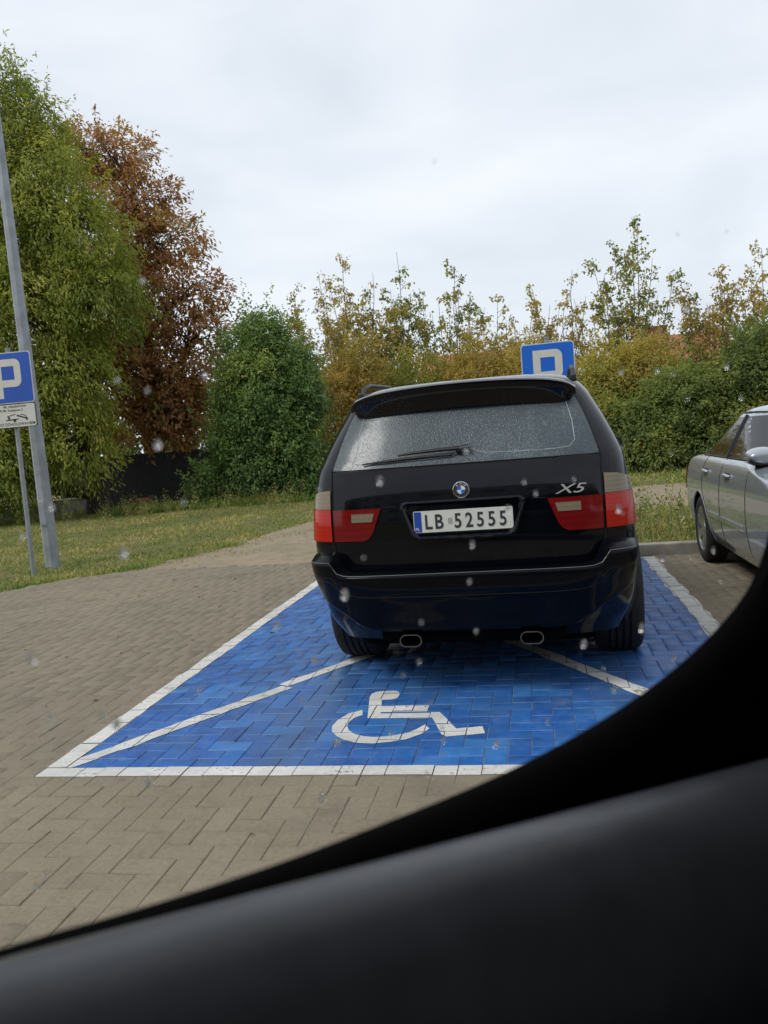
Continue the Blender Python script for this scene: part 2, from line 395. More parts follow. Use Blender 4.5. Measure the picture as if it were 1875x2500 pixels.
# which ones show largest from the parked car's window
v = np.c_[bc, np.zeros(len(bc))]-CAM
zc = v@CF; px = IW/2+FPX*(v@CR)/np.where(zc > 0.1, zc, 1); py = IH/2+FPX*(v@CD)/np.where(zc > 0.1, zc, 1)
sill = np.interp(px, [0, 339, 678, 904, 1130, 1277, 1469, 1639, 1763, 1831, 1859, 1875], [2309, 2220, 2113, 2023, 1932, 1870, 1763, 1644, 1525, 1435, 1356, 1300])
vis = (zc > 0.1) & (px > 0) & (px < IW) & (py < sill-8)
order = np.argsort(np.where(vis, zc, 1e9))
near = set(order[:300].tolist())
def block_geo(w, d, ch=0.003, h=0.03):
    a, b = w/2-JOINT/2, d/2-JOINT/2
    V = []
    for (ex, z) in ((0, -h), (0, -ch), (ch, 0)):
        V += [(-a+ex, -b+ex, z), (a-ex, -b+ex, z), (a-ex, b-ex, z), (-a+ex, b-ex, z)]
    F = [(8, 9, 10, 11)]
    for l in (0, 4):
        for k in range(4):
            k2 = (k+1) % 4; F.append((l+k, l+k2, l+4+k2, l+4+k))
    return np.array(V), np.array(F)
BH, BF = block_geo(2*U, U); BV, _ = block_geo(U, 2*U)
mh = mesh('brick', BH, BF, MAT['paving']); mv = mesh('brick', BV, BF, MAT['paving'])
meH, meV = mh.data, mv.data
EDGE = [0.0]*4+[1.0]*4+[0.35]*4
for q_ in (meH, meV):
    q_.attributes.new('edge', 'FLOAT', 'POINT').data.foreach_set('value', EDGE)
bpy.data.objects.remove(mh); bpy.data.objects.remove(mv)
VV, FF, TT = [], [], []
cnt = 0
for k in range(len(bricks)):
    x0, x1, y0, y1 = bricks[k]; hor = (x1-x0) > (y1-y0)
    if k in near:
        o = bpy.data.objects.new('brick', meH if hor else meV); o.location = (bc[k, 0], bc[k, 1], topz[k])
        o.rotation_euler = (rng.normal(0, 0.004), rng.normal(0, 0.004), rng.normal(0, 0.006)); link(o, pave)
    else:
        VV.append((BH if hor else BV)+np.array([bc[k, 0], bc[k, 1], topz[k]])); FF.append(BF+12*cnt); TT += [rng.random()]*12; cnt += 1
fb = fast_mesh('further_bricks', np.concatenate(VV), np.concatenate(FF), MAT['paving'], pave, TT)
fb.data.attributes.new('edge', 'FLOAT', 'POINT').data.foreach_set('value', EDGE*cnt)
tag(fb, kind='stuff', label='paving blocks of the yard too small to tell apart')

# ---- white markings, cut at every block so that the joints stay open
def clip_poly(poly, rect):
    x0, x1, y0, y1 = rect
    for ax, lim, sg in ((0, x0, 1), (0, x1, -1), (1, y0, 1), (1, y1, -1)):
        out = []
        for i in range(len(poly)):
            a, b = poly[i-1], poly[i]
            da, db = (a[ax]-lim)*sg, (b[ax]-lim)*sg
            if (da >= 0) != (db >= 0):
                t = da/(da-db); out.append((a[0]+(b[0]-a[0])*t, a[1]+(b[1]-a[1])*t))
            if db >= 0: out.append(b)
        poly = out
        if len(poly) < 3: return []
    return poly
def marking(name, polys, label, lift=0.0016):
    V, F = [], []
    for poly in polys:
        for t in tessellate_polygon([[Vector((p[0], p[1], 0)) for p in poly]]):
            tri = [tuple(poly[i]) for i in t]
            a, b, c = tri
            if (b[0]-a[0])*(c[1]-a[1])-(b[1]-a[1])*(c[0]-a[0]) < 0: tri = tri[::-1]
            xs = [p[0] for p in tri]; ys = [p[1] for p in tri]
            sel = np.nonzero((bricks[:, 0] < max(xs)) & (bricks[:, 1] > min(xs)) & (bricks[:, 2] < max(ys)) & (bricks[:, 3] > min(ys)))[0]
            for k in sel:
                e = JOINT/2+0.0012
                q = clip_poly(tri, (bricks[k, 0]+e, bricks[k, 1]-e, bricks[k, 2]+e, bricks[k, 3]-e))
                if q:
                    o = len(V); V += [(p[0], p[1], topz[k]+lift) for p in q]; F.append(tuple(range(o, o+len(q))))
    ob = mesh(name, V, F, MAT['white_paint'], pave); ob['label'] = label
    return ob
def wobble(p0, p1, w, n=24, amp=0.006, seed=0):
    r = np.random.default_rng(seed); p0 = np.array(p0); p1 = np.array(p1); d = (p1-p0)/np.linalg.norm(p1-p0); q = np.array([-d[1], d[0]])
    L, R = [], []
    for k in range(n+1):
        c = p0+(p1-p0)*k/n
        L.append(tuple(c+q*(w/2+r.normal(0, amp)))); R.append(tuple(c-q*(w/2+r.normal(0, amp))))
    return L+R[::-1]
marking('white_line', [wobble((BX0+0.05, 0.1), (BX0+0.05, BY1), 0.104, 40, 0.004, 1)], 'white edge line running along the open lane side of the blue bay')
marking('white_line', [wobble((BX1-0.05, 0.1), (BX1-0.05, BY1), 0.12, 40, 0.008, 2)], 'white edge line between the blue bay and the silver car')
marking('white_line', [[(BX0, 0.0), (BX1, 0.0), (BX1, 0.1), (BX0, 0.1)]], 'white front line across the mouth of the blue bay')
marking('white_line', [[(BX0+0.12, BY1-0.09), (BX1-0.12, BY1-0.09), (BX1-0.12, BY1), (BX0+0.12, BY1)]], 'white line at the kerb end of the blue bay')
marking('diagonal_line', [wobble((0.085, 0.105), (0.80, 1.265), 0.09, 16, 0.004, 3), wobble((0.768, 1.298), (3.2, 5.19), 0.085, 40, 0.004, 4)], 'white diagonal line running under the left rear tyre', 0.0026)
marking('diagonal_line', [wobble((3.30, 0.105), (1.84, 2.56), 0.10, 30, 0.005, 5), wobble((1.60, 2.86), (0.2, 5.2), 0.1, 30, 0.005, 6)], 'white diagonal line running under the right exhaust tip', 0.0026)
SYM_BODY = [(1.39, 0.696), (1.335, 1.03), (1.333, 1.09), (1.35, 1.128), (1.385, 1.142), (1.455, 1.142), (1.48, 1.125), (1.492, 1.08), (1.49, 1.02), (1.466, 0.99), (1.409, 0.985), (1.428, 0.884), (1.677, 0.887), (1.678, 0.79), (1.44, 0.793), (1.441, 0.772), (1.746, 0.768), (1.85, 0.535), (1.97, 0.568), (1.988, 0.474), (1.814, 0.432), (1.787, 0.466), (1.716, 0.690)]
wheel_o = [(1.337, 0.829), (1.274, 0.776), (1.240, 0.68), (1.233, 0.59), (1.250, 0.52), (1.290, 0.455), (1.34, 0.402), (1.40, 0.368), (1.479, 0.354), (1.566, 0.374), (1.63, 0.41), (1.69, 0.475), (1.722, 0.54)]
wheel_i = [(1.692, 0.602), (1.659, 0.536), (1.625, 0.493), (1.582, 0.462), (1.52, 0.440), (1.468, 0.438), (1.42, 0.450), (1.37, 0.482), (1.33, 0.535), (1.31, 0.59), (1.305, 0.64), (1.321, 0.708), (1.355, 0.748)]
marking('wheelchair_symbol', [SYM_BODY, wheel_o+wheel_i], 'white wheelchair symbol painted on the blue blocks behind the black car')

# ---- kerb
kerb = tag(Geo().build('kerb', MAT['kerb'], fix=False), kind='structure')
gk = Geo(); gk.bbox(0.0025, 0.9975, 0, 0.15, -0.1, 0.115, 0.012); ks = gk.build('kerb_stone', MAT['kerb'], kerb); ks.location = (0.92, 5.47, 0)
for k in range(1, 9):
    o = ks.copy(); o.location = (0.92+k, 5.47+rng.normal(0, 0.003), rng.normal(0, 0.003)); link(o, kerb)

# ------------------------------------------------------------------ plants
def leaf_arrays(P, D, N, L, Wd, fold=0.25):
    """rhombic folded leaves: base point, direction, normal, length, width"""
    D = D/np.linalg.norm(D, axis=1, keepdims=True); S = np.cross(D, N); S /= np.linalg.norm(S, axis=1, keepdims=True)+1e-9
    N = np.cross(S, D)
    L = L[:, None]; Wd = Wd[:, None]
    a = P; t = P+D*L-N*L*0.12; l = P+D*L*0.45+S*Wd/2+N*Wd*fold; r = P+D*L*0.45-S*Wd/2+N*Wd*fold
    V = np.stack([a, l, t, r], 1).reshape(-1, 3)
    b = np.arange(len(P))*4
    F = np.concatenate([np.stack([b, b+2, b+1], 1), np.stack([b, b+3, b+2], 1)])
    return V, F
def unit(n, r): 
    v = r.normal(size=(n, 3)); return v/np.linalg.norm(v, axis=1, keepdims=True)
def crown(name, parent, lobes, ntwigs, nleaf, mat, seed, L=(0.10, 0.16), W=0.35, twig=0.5, droop=-0.25, tone0=(0.15, 0.7), shell=0.5, leafdroop=-0.3, zmin=0.05, jit=0.10, shoots=0, shootlen=0.7):
    r = np.random.default_rng(seed)
    lob = np.array(lobes, float)
    if lob.shape[1] == 4: lob = np.c_[lob, lob[:, 3], lob[:, 3]]
    wgt = (lob[:, 3]*lob[:, 4]*lob[:, 5])**(2/3); wgt /= wgt.sum()
    k = r.choice(len(lob), ntwigs, p=wgt)
    d = unit(ntwigs, r)
    bumpy = 1+0.16*np.sin(d[:, 0]*7+lob[k, 0]*3)*np.sin(d[:, 2]*6+lob[k, 2]*2+d[:, 1]*5)
    rad = (shell+(1-shell)*r.random(ntwigs)**0.6)*bumpy*np.where(r.random(ntwigs) < 0.06, 1.15, 1.0)
    P0 = lob[k, :3]+d*lob[k, 3:6]*rad[:, None]
    # drop twigs that sit deep inside another lobe
    keep = np.ones(ntwigs, bool)
    for q in lob:
        keep &= (((P0-q[:3])/q[3:6])**2).sum(1) > 0.16
    P0, d, k = P0[keep], d[keep], k[keep]; n = len(P0)
    T = d*0.8+unit(n, r)*0.7+np.array([0, 0, droop]); T /= np.linalg.norm(T, axis=1, keepdims=True)
    lt = twig*(0.6+0.8*r.random(n))
    ltone = r.random(len(lob))*0.5-0.25
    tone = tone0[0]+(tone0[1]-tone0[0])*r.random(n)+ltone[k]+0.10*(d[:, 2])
    t = r.random((n, nleaf))
    P = P0[:, None]+T[:, None]*lt[:, None, None]*(t[..., None]-0.3)+r.normal(0, jit, (n, nleaf, 3))*np.array([1, 1, 0.8])
    P[..., 2] -= (t**2)*lt[:, None]*0.25
    D = T[:, None]*0.8+unit(n, r)[:, None]*0.35+r.normal(0, 0.36, (n, nleaf, 3))+np.array([0, 0, leafdroop])
    N = np.array([-0.25, -0.35, 0.9])+r.normal(0, 0.28, (n, nleaf, 3))+d[:, None]*0.6+unit(n, r)[:, None]*0.35
    if shoots:
        ks = r.choice(len(lob), shoots, p=wgt); ds = unit(shoots, r); ds[:, 2] = np.abs(ds[:, 2])*0.9+0.1
        Q0 = lob[ks, :3]+ds*lob[ks, 3:6]*0.9; Ts = ds*0.8+r.normal(0, 0.25, (shoots, 3))+np.array([0, 0, 0.7]); Ts /= np.linalg.norm(Ts, axis=1, keepdims=True)
        m_ = 18; us_ = r.random((shoots, m_)); L_ = (shootlen*(0.4+0.9*r.random(shoots)))[:, None, None]
        PS = Q0[:, None]+Ts[:, None]*L_*us_[..., None]+r.normal(0, 0.055, (shoots, m_, 3))*(1.2-us_[..., None]); DS = Ts[:, None]*0.5+r.normal(0, 0.6, (shoots, m_, 3))+np.array([0, 0, leafdroop*0.6]); NS = r.normal(0, 0.5, (shoots, m_, 3))+np.array([-0.2, -0.3, 0.8])
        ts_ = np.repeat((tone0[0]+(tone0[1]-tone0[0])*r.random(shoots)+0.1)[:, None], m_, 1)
    P = P.reshape(-1, 3); D = D.reshape(-1, 3); N = N.reshape(-1, 3)
    to = (tone[:, None]+r.normal(0, 0.07, (n, nleaf))).reshape(-1).clip(0, 1)
    if shoots: P = np.r_[P, PS.reshape(-1, 3)]; D = np.r_[D, DS.reshape(-1, 3)]; N = np.r_[N, NS.reshape(-1, 3)]; to = np.r_[to, ts_.reshape(-1).clip(0, 1)]
    ok = P[:, 2] > zmin; P, D, N, to = P[ok], D[ok], N[ok], to[ok]
    ln = L[0]+(L[1]-L[0])*r.random(len(P))
    V, F = leaf_arrays(P, D, N, ln, ln*W)
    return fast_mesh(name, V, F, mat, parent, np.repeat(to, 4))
def limbs(parent, base, lobes, r0, seed, mat, lean=0.0, twigs=14, trunk_top=None):
    r = np.random.default_rng(seed); gg = Geo(); base = np.array(base, float)
    lob = np.array(lobes, float); cen = lob[:, :3].mean(0)
    top = np.array(trunk_top) if trunk_top is not None else np.array([cen[0], cen[1], lob[:, 2].max()*0.85])
    n = 8; tr = []
    for i in range(n+1):
        t = i/n; p = base+(top-base)*t+np.append(r.normal(0, 0.08, 2)*(0 < i < n), 0); tr.append(p)
    gg.tube(tr, [r0*(1-0.8*i/n)*(1.35 if i == 0 else 1) for i in range(n+1)], 9)
    for q in lob:
        h = max(0.6, q[2]-0.35*np.hypot(q[0]-base[0], q[1]-base[1])-0.4)
        t = min(0.92, h/top[2]); s0 = base+(top-base)*t
        mid = (s0+q[:3])/2+np.array([0, 0, -0.1])+r.normal(0, 0.15, 3)
        rr = r0*(1-0.75*t)*0.5
        gg.tube([s0, mid, q[:3]], [rr, rr*0.7, rr*0.35], 6)
        rad = q[3:6] if len(q) >= 6 else np.array([q[3]]*3)
        for _ in range(twigs):
            dd = unit(1, r)[0]; dd[2] = abs(dd[2])*0.8-0.1; st = mid+(q[:3]-mid)*r.random()
            e = q[:3]+dd*rad*(0.75+0.3*r.random())
            m2 = (st+e)/2+r.normal(0, 0.12, 3)
            gg.tube([st, m2, e], [rr*0.33, rr*0.2, 0.006], 4, False)
    return gg.build('trunk', mat, parent, smooth=True, fix=False)

def make_tree(name, label, cat, base, lobes, ntw, nl, leaf, seed, r0, bark='bark', group=None, twigs=14, trunk_top=None, **kw):
    t = tag(empty(name, base), label, cat, group)
    off = np.array([base[0], base[1], 0])
    lo = [tuple(np.array(q[:3])-off)+(tuple(q[3:]) if len(q) == 6 else (q[3],)*3) for q in lobes]
    limbs(t, (0, 0, -0.1), lo, r0, seed, MAT[bark], twigs=twigs, trunk_top=None if trunk_top is None else np.array(trunk_top)-off)
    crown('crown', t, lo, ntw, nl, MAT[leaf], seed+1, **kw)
    return t

make_tree('ash_tree', 'tall green ash tree behind the lamp post and parking sign', 'tree', (-10.0, 18.6, -0.03),
    [(-11.9, 18, 11.3, 1.5), (-11.0, 18, 10.3, 1.3), (-10.4, 17.8, 8.9, 1.5), (-9.6, 17.6, 7.4, 1.55), (-8.9, 17.4, 5.9, 1.35, 1.3, 1.25), (-11.5, 17.5, 7.4, 2.0), (-10.3, 17.0, 5.4, 1.7),
     (-9.6, 17.0, 3.7, 1.15), (-9.7, 17.0, 2.1, 1.0, 1.1, 1.15), (-11.2, 16.8, 3.0, 1.5), (-12.6, 16.6, 4.6, 1.8), (-13.3, 17.5, 8.0, 2.2), (-11.2, 16.4, 1.6, 1.2), (-13.0, 16.4, 2.0, 1.5)],
    6600, 21, 'ash_leaf', 11, 0.3, L=(0.10, 0.17), W=0.32, twig=0.7, droop=-0.45, tone0=(0.15, 0.75), shell=0.55, leafdroop=-0.5, trunk_top=(-10.4, 18.2, 9.5), shoots=420, shootlen=0.9)
make_tree('chestnut_tree', 'tall chestnut tree with withered rust brown leaves', 'tree', (-10.1, 22.6, -0.03),
    [(-11.5, 22.8, 11.6, 1.2, 1.2, 1.0), (-10.4, 22.6, 11.2, 1.2, 1.1, 0.9), (-9.6, 22.4, 9.7, 1.3, 1.2, 0.9), (-8.9, 22.2, 8.2, 1.4, 1.2, 0.9), (-8.1, 22.0, 6.5, 1.3, 1.2, 0.8), (-8.0, 21.9, 5.2, 1.35, 1.2, 0.8), (-8.2, 21.7, 3.8, 1.3, 1.2, 0.85), (-8.7, 21.5, 2.6, 1.2, 1.1, 0.8), (-10.6, 22.4, 8.4, 1.7),
     (-10.0, 21.8, 6.2, 1.5), (-9.4, 21.6, 4.0, 1.5), (-9.0, 21.4, 2.7, 1.2), (-10.8, 21.6, 3.6, 1.6), (-11.6, 22.0, 6.0, 1.9)],
    2500, 17, 'chestnut_leaf', 21, 0.34, L=(0.11, 0.20), W=0.45, twig=0.6, droop=-0.15, tone0=(0.1, 0.9), shell=0.3, leafdroop=-0.4, twigs=20, shoots=220, shootlen=0.6)
make_tree('lilac_bush', 'rounded bright green bush beside the brown chestnut tree', 'bush', (-5.2, 19.9, -0.03),
    [(-5.1, 19.9, 4.6, 0.62, 0.7, 0.75), (-5.65, 19.7, 4.25, 0.6, 0.7, 0.65), (-4.5, 19.9, 3.75, 0.7), (-5.25, 19.3, 3.45, 0.8), (-5.9, 19.4, 3.0, 0.62), (-4.1, 19.5, 2.75, 0.75), (-5.1, 19.0, 2.35, 0.85), (-6.0, 19.2, 1.75, 0.7), (-4.5, 19.1, 1.5, 0.85), (-5.4, 18.9, 1.0, 0.9), (-6.6, 18.9, 0.6, 0.62), (-3.9, 19.3, 0.8, 0.8), (-5.3, 20.2, 2.8, 1.3)],
    3800, 19, 'lilac_leaf', 31, 0.14, L=(0.08, 0.13), W=0.5, twig=0.4, droop=0.1, tone0=(0.2, 0.8), shell=0.5, leafdroop=-0.5, shoots=300, shootlen=1.05)

# dense row of shrubs behind the sandy track
def shrub(x, y, top, rx, leaf, seed, label, ntw=1500, group='shrubs behind the sandy track', name='shrub', L=(0.07, 0.12), tone0=(0.15, 0.75)):
    r = np.random.default_rng(seed); lobes = []
    for k in range(7):
        a = 2*PI*k/7+r.random(); rr = rx*0.5*(0.6+0.6*r.random()); s = rx*(0.5+0.15*r.random())
        z = top*(0.25+0.45*((k*3) % 7)/6)
        lobes.append((x+rr*math.cos(a), y+rr*0.7*math.sin(a), z, s, s, min(s, top*0.33)))
    lobes.append((x+r.normal(0, 0.2), y, top*0.72, rx*0.55, rx*0.55, top*0.28))
    lobes.append((x+r.normal(0, 0.2), y-rx*0.4, top*0.22, rx*0.75, rx*0.6, top*0.24))
    return make_tree(name, label, 'shrub', (x, y, -0.03), lobes, int(ntw*1.25), 17, leaf, seed, 0.07, group=group, twigs=6, L=L, W=0.55, twig=0.4, droop=0.0, tone0=tone0, shell=0.55, shoots=110, shootlen=0.8)
shrub(-3.1, 22.8, 4.7, 1.25, 'orange_leaf', 41, 'orange brown shrub between the green bush and the black car', 1300)
shrub(-1.2, 24.0, 4.3, 1.6, 'olive_leaf', 42, 'olive shrub seen over the left end of the black car roof', 1300)
shrub(0.7, 24.2, 4.4, 1.6, 'orange_leaf', 43, 'orange tinged shrub seen over the middle of the black car roof', 1200)
shrub(2.4, 24.4, 4.3, 1.4, 'yellow_leaf', 44, 'yellow shrub just beside the bright blue parking sign', 1200)
shrub(4.6, 22.9, 3.75, 1.45, 'olive_leaf', 45, 'golden olive shrub right of the bright blue parking sign', 1600, tone0=(0.55, 1.0))
shrub(6.0, 23.2, 3.95, 1.35, 'yellow_leaf', 46, 'golden yellow shrub below the red brick chimney', 1400, tone0=(0.0, 0.6))
shrub(3.9, 21.2, 2.0, 1.1, 'olive_leaf', 47, 'low olive shrub beside the black car mirror', 1100)
shrub(5.3, 21.0, 1.9, 1.25, 'dark_leaf', 48, 'low dark green shrub between the black and the silver car', 1500)
shrub(6.9, 21.3, 2.9, 1.35, 'dark_leaf', 49, 'dark green shrub behind the rear end of the silver car', 1900)
shrub(8.6, 21.4, 3.9, 1.5, 'dark_leaf', 50, 'tall dark green shrub above the silver car roof', 2100)
shrub(10.6, 21.2, 4.2, 1.7, 'dark_leaf', 51, 'dark green shrub cut by the edge of the photo, above the silver car', 1600)
shrub(10.4, 23.6, 5.2, 1.2, 'orange_leaf', 52, 'orange shrub peeking over the dark green shrubs', 800)

lob_ = []
rt_ = np.random.default_rng(70)
for k in range(26): lob_.append((-34+26*k/25*1.02, 42+rt_.normal(0, 1.2), 2.0+1.2*rt_.random(), 2.0, 1.6, 2.4+rt_.random()))
for k in range(18): lob_.append((15+24*k/17, 42+rt_.normal(0, 1.2), 2.0+1.2*rt_.random(), 2.0, 1.6, 2.4+rt_.random()))
tl = crown('distant_treeline', None, lob_, 5200, 14, MAT['dark_leaf'], 71, L=(0.2, 0.34), W=0.6, twig=0.8, droop=0.0)
tag(tl, 'dark far-off line of trees behind the fence', 'trees', None, 'stuff')

# thin yellowing saplings
def sapling(x, y, top, spread, leaf, seed, label, dens=1.0, lean=0.0):
    r = np.random.default_rng(seed); t = tag(empty('sapling', (x, y, -0.03)), label, 'tree', 'yellowing saplings behind the shrubs')
    gg = Geo(); P, D, TO = [], [], []
    def twig_leaves(p, e, n, tb):
        for _ in range(n):
            P.append(p+(e-p)*(0.2+0.95*r.random())+r.normal(0, 0.05, 3)); D.append((e-p)*0.4+r.normal(0, 0.45, 3)+np.array([0, 0, -0.45])); TO.append(tb+r.normal(0, 0.09))
    ns = 12+int(r.integers(0, 4))
    for s in range(ns):
        a = 2*PI*(s+r.random())/ns; sp = spread*(0.15 if s == 0 else 0.3+1.35*r.random()); hh = top*(1.0 if s == 0 else (0.97-0.14*(sp/spread/1.65)**2)*(0.70+0.29*r.random()))
        e = np.array([math.cos(a)*sp+lean*hh*0.16, math.sin(a)*sp*0.6, hh]); b = np.array([r.normal(0, 0.15), r.normal(0, 0.15), 0.0]); bend = r.normal(0, 0.12, 2)
        pts = [b+(e-b)*np.array([u**1.15, u**1.15, u])+np.append(bend*math.sin(u*PI)+r.normal(0, 0.025, 2), 0) for u in np.linspace(0, 1, 9)]
        gg.tube(pts, list(np.linspace(0.04, 0.006, 9)), 5, False)
        for q in range(int(19*dens)):
            u = 0.3+0.7*r.random(); i = min(7, int(u*8)); f = u*8-i; p = pts[i]*(1-f)+pts[i+1]*f
            a2 = r.random()*2*PI; ln = (0.3+0.7*r.random())*(1.3-u)*0.75+0.12
            dd = np.array([math.cos(a2), math.sin(a2), 0.35+0.6*r.random()]); dd /= np.linalg.norm(dd); m2 = p+dd*ln*0.55+r.normal(0, 0.03, 3); e2 = p+dd*ln+np.array([0, 0, 0.12*ln])
            gg.tube([p, m2, e2], [0.010, 0.007, 0.003], 3, False)
            tb = 0.1+0.75*r.random()
            twig_leaves(p, e2, int(3+4*r.random()), tb)
            for _ in range(2+int(2*r.random())):
                d3 = dd*0.7+r.normal(0, 0.55, 3); e3 = m2+d3*ln*0.5
                gg.tube([m2, e3], [0.005, 0.0025], 3, False); twig_leaves(m2, e3, int(3+4*r.random()), tb)
    gg.build('trunk', MAT['pale_bark'], t, fix=False)
    P = np.array(P); D = np.array(D); ln = 0.07+0.065*r.random(len(P))
    V, F = leaf_arrays(P, D, r.normal(0, 0.5, P.shape)+np.array([-0.2, -0.5, 0.6]), ln, ln*0.7)
    fast_mesh('crown', V, F, MAT[leaf], t, np.repeat(np.clip(TO, 0, 1), 4))
SAP = [(-5.3, 25.6, 6.9, 1.3, 'yellow_leaf', 'slanting yellow sapling just above the green bush', 1.0, -0.6),
       (-4.2, 26.2, 8.1, 1.0, 'yellow_leaf', 'tall golden sapling second right of the green bush', 1.5, 0.0),
       (-3.1, 26.0, 7.3, 0.9, 'yellow_leaf', 'brownish sapling in the thickest clump of saplings', 1.4, 0.0),
       (-2.2, 26.4, 8.0, 0.7, 'olive_leaf', 'greener narrow sapling with a thin spire top', 1.4, 0.0),
       (-0.4, 26.0, 7.2, 1.1, 'olive_leaf', 'sparse fan shaped sapling above the rear window of the black car', 0.9, 0.1),
       (0.9, 26.6, 6.0, 1.1, 'yellow_leaf', 'short wispy sapling over the middle of the car roof', 0.8, 0.2),
       (2.1, 26.2, 5.9, 1.0, 'yellow_leaf', 'short thin sapling left of the bright blue parking sign', 0.8, 0.3),
       (3.2, 26.4, 6.7, 1.2, 'yellow_leaf', 'bare leaning sapling above the bright blue parking sign', 0.7, 0.4),
       (4.6, 26.0, 6.4, 1.1, 'yellow_leaf', 'thin sapling right of the bright blue parking sign', 0.7, 0.1),
       (5.8, 26.2, 7.9, 0.85, 'olive_leaf', 'tallest lone sapling over the golden shrub', 1.7, 0.1),
       (8.0, 25.6, 6.0, 1.2, 'orange_leaf', 'orange brown sapling above the dark shrubs', 1.0, 0.2),
       (9.6, 25.8, 6.6, 1.2, 'orange_leaf', 'rust tinted sapling at the edge of the photo', 1.3, 0.0)]
for k, (x, y, tp, sp, lf, lb, dn, le) in enumerate(SAP): sapling(x, y, tp, sp*1.45, lf, 60+k, lb, dn, le)

# grass, weeds
def grass(name, sampler, n, hmin, hmax, seed, label, tone=(0.2, 0.6), wid=0.006, patch=0.5):
    r = np.random.default_rng(seed); x, y = sampler(r, n)
    def lf(x, y, f, k):
        q = np.random.default_rng(k); v = 0
        for _ in range(7):
            a = q.random()*2*PI; w_ = f*(0.5+1.2*q.random()); v = v+np.sin((x*math.cos(a)+y*math.sin(a)*1.6)*w_+q.random()*6.3)
        return v/7**0.5
    den = 0.55+0.30*lf(x, y, 3.2, seed)+0.22*lf(x, y, 11, seed+1); ok = r.random(len(x)) < den; x, y = x[ok], y[ok]; n = len(x)
    P = np.c_[x, y, np.full(n, -0.03)]
    pn = (0.65*lf(x, y, 2.0, seed+2)+0.45*lf(x, y, 7.0, seed+3)).clip(-1.3, 1.3)
    h = hmin+(hmax-hmin)*r.random(n)**1.7*(1+0.5*pn)
    a = r.random(n)*2*PI; lean = 0.2+1.3*r.random(n)
    D = np.c_[np.cos(a)*lean, np.sin(a)*lean, np.ones(n)]; D /= np.linalg.norm(D, axis=1, keepdims=True)
    S = np.c_[-np.sin(a), np.cos(a), np.zeros(n)]; w = (wid*(0.6+0.8*r.random(n)))[:, None]
    b0, b1 = P-S*w, P+S*w; m = P+D*(h*0.55)[:, None]; m0, m1 = m-S*w*0.8, m+S*w*0.8
    t = P+D*h[:, None]+np.c_[np.cos(a), np.sin(a), -0.5*np.ones(n)]*(h*0.22)[:, None]
    V = np.stack([b0, b1, m1, m0, t], 1).reshape(-1, 3); k = np.arange(n)*5
    F = np.concatenate([np.stack([k, k+1, k+2], 1), np.stack([k, k+2, k+3], 1), np.stack([k+3, k+2, k+4], 1)])
    to = (tone[0]+(tone[1]-tone[0])*r.random(n)+patch*0.62*pn+0.10*r.normal(size=n)).clip(0, 1)
    return tag(fast_mesh(name, V, F, MAT['grass'], None, np.repeat(to, 5)), label, 'grass', None, 'stuff')
VERGE = [(-4.45, 3.1), (-3.95, 5.05), (-3.5, 5.95), (-2.8, 6.35), (-2.75, 7.1), (-2.45, 7.9), (-2.2, 8.6), (-2.1, 10.2), (-1.85, 11.6), (-1.2, 13.2), (0.5, 15), (0.5, 22), (-16, 22), (-16, 3)]
STRIP = [(0.95, 5.65), (9.2, 5.65), (12, 10.3), (5.5, 10.3), (3.4, 10.0), (2.0, 9.0), (1.3, 7.6)]
BACK = [(-1.0, 13.5), (0.8, 14.7), (5, 15.4), (12, 16.0), (16, 16.4), (16, 23.5), (-6, 23.5)]
def poly_sampler(poly, bias_y=0.0, keep=None):
    xs = [p[0] for p in poly]; ys = [p[1] for p in poly]
    def f(r, n):
        m = n*4; u = r.random(m)**(1+bias_y)
        x = min(xs)+(max(xs)-min(xs))*r.random(m); y = min(ys)+(max(ys)-min(ys))*u
        jx, jy = r.normal(0, 0.09, m), r.normal(0, 0.09, m)
        ok = in_poly(x+jx, y+jy, poly)
        if keep is not None: ok &= keep(x, y, r)
        return x[ok][:n], y[ok][:n]
    return f
vis_left = lambda x, y, r: x > -4.6-0.62*(y-4.5)
grass('verge_grass', poly_sampler(VERGE, 0.9, vis_left), 110000, 0.02, 0.085, 91, 'dry grass of the verge beside the lamp post', (0.0, 0.8), 0.006)
grass('kerbside_grass', poly_sampler(STRIP, 0.4), 48000, 0.03, 0.15, 92, 'tufty grass strip between the kerb and the sandy track', (0.1, 0.75), 0.006)
grass('far_grass', poly_sampler(BACK, 0.2), 42000, 0.05, 0.18, 93, 'grass in front of the shrubs beyond the sandy track', (0.1, 0.6), 0.012)
def near_hedge(r, n):
    x = -9.2+6.6*r.random(n); y = 17.2+2.0*r.random(n)+0.15*(x+6); return x, y
def path_tufts(r, n):
    c = np.array([(-2.6, 7.4), (-2.3, 8.4), (-2.1, 9.6), (-1.95, 11.2), (-1.4, 12.9), (0.3, 14.4), (2.0, 9.2), (1.3, 7.7), (3.2, 10.2), (5.0, 10.4), (7, 10.6), (4, 15.0), (7, 15.3)]); k = r.integers(0, len(c), n)
    p = c[k]+r.normal(0, 0.55, (n, 2))*np.array([1, 0.8]); return p[:, 0], p[:, 1]
grass('path_edge_grass', path_tufts, 9000, 0.02, 0.08, 96, 'ragged grass tufts along the edges of the sandy track', (0.1, 0.8), 0.007)
grass('hedge_foot_grass', near_hedge, 9000, 0.12, 0.42, 94, 'tall green weeds at the foot of the green bush', (0.0, 0.45), 0.012)
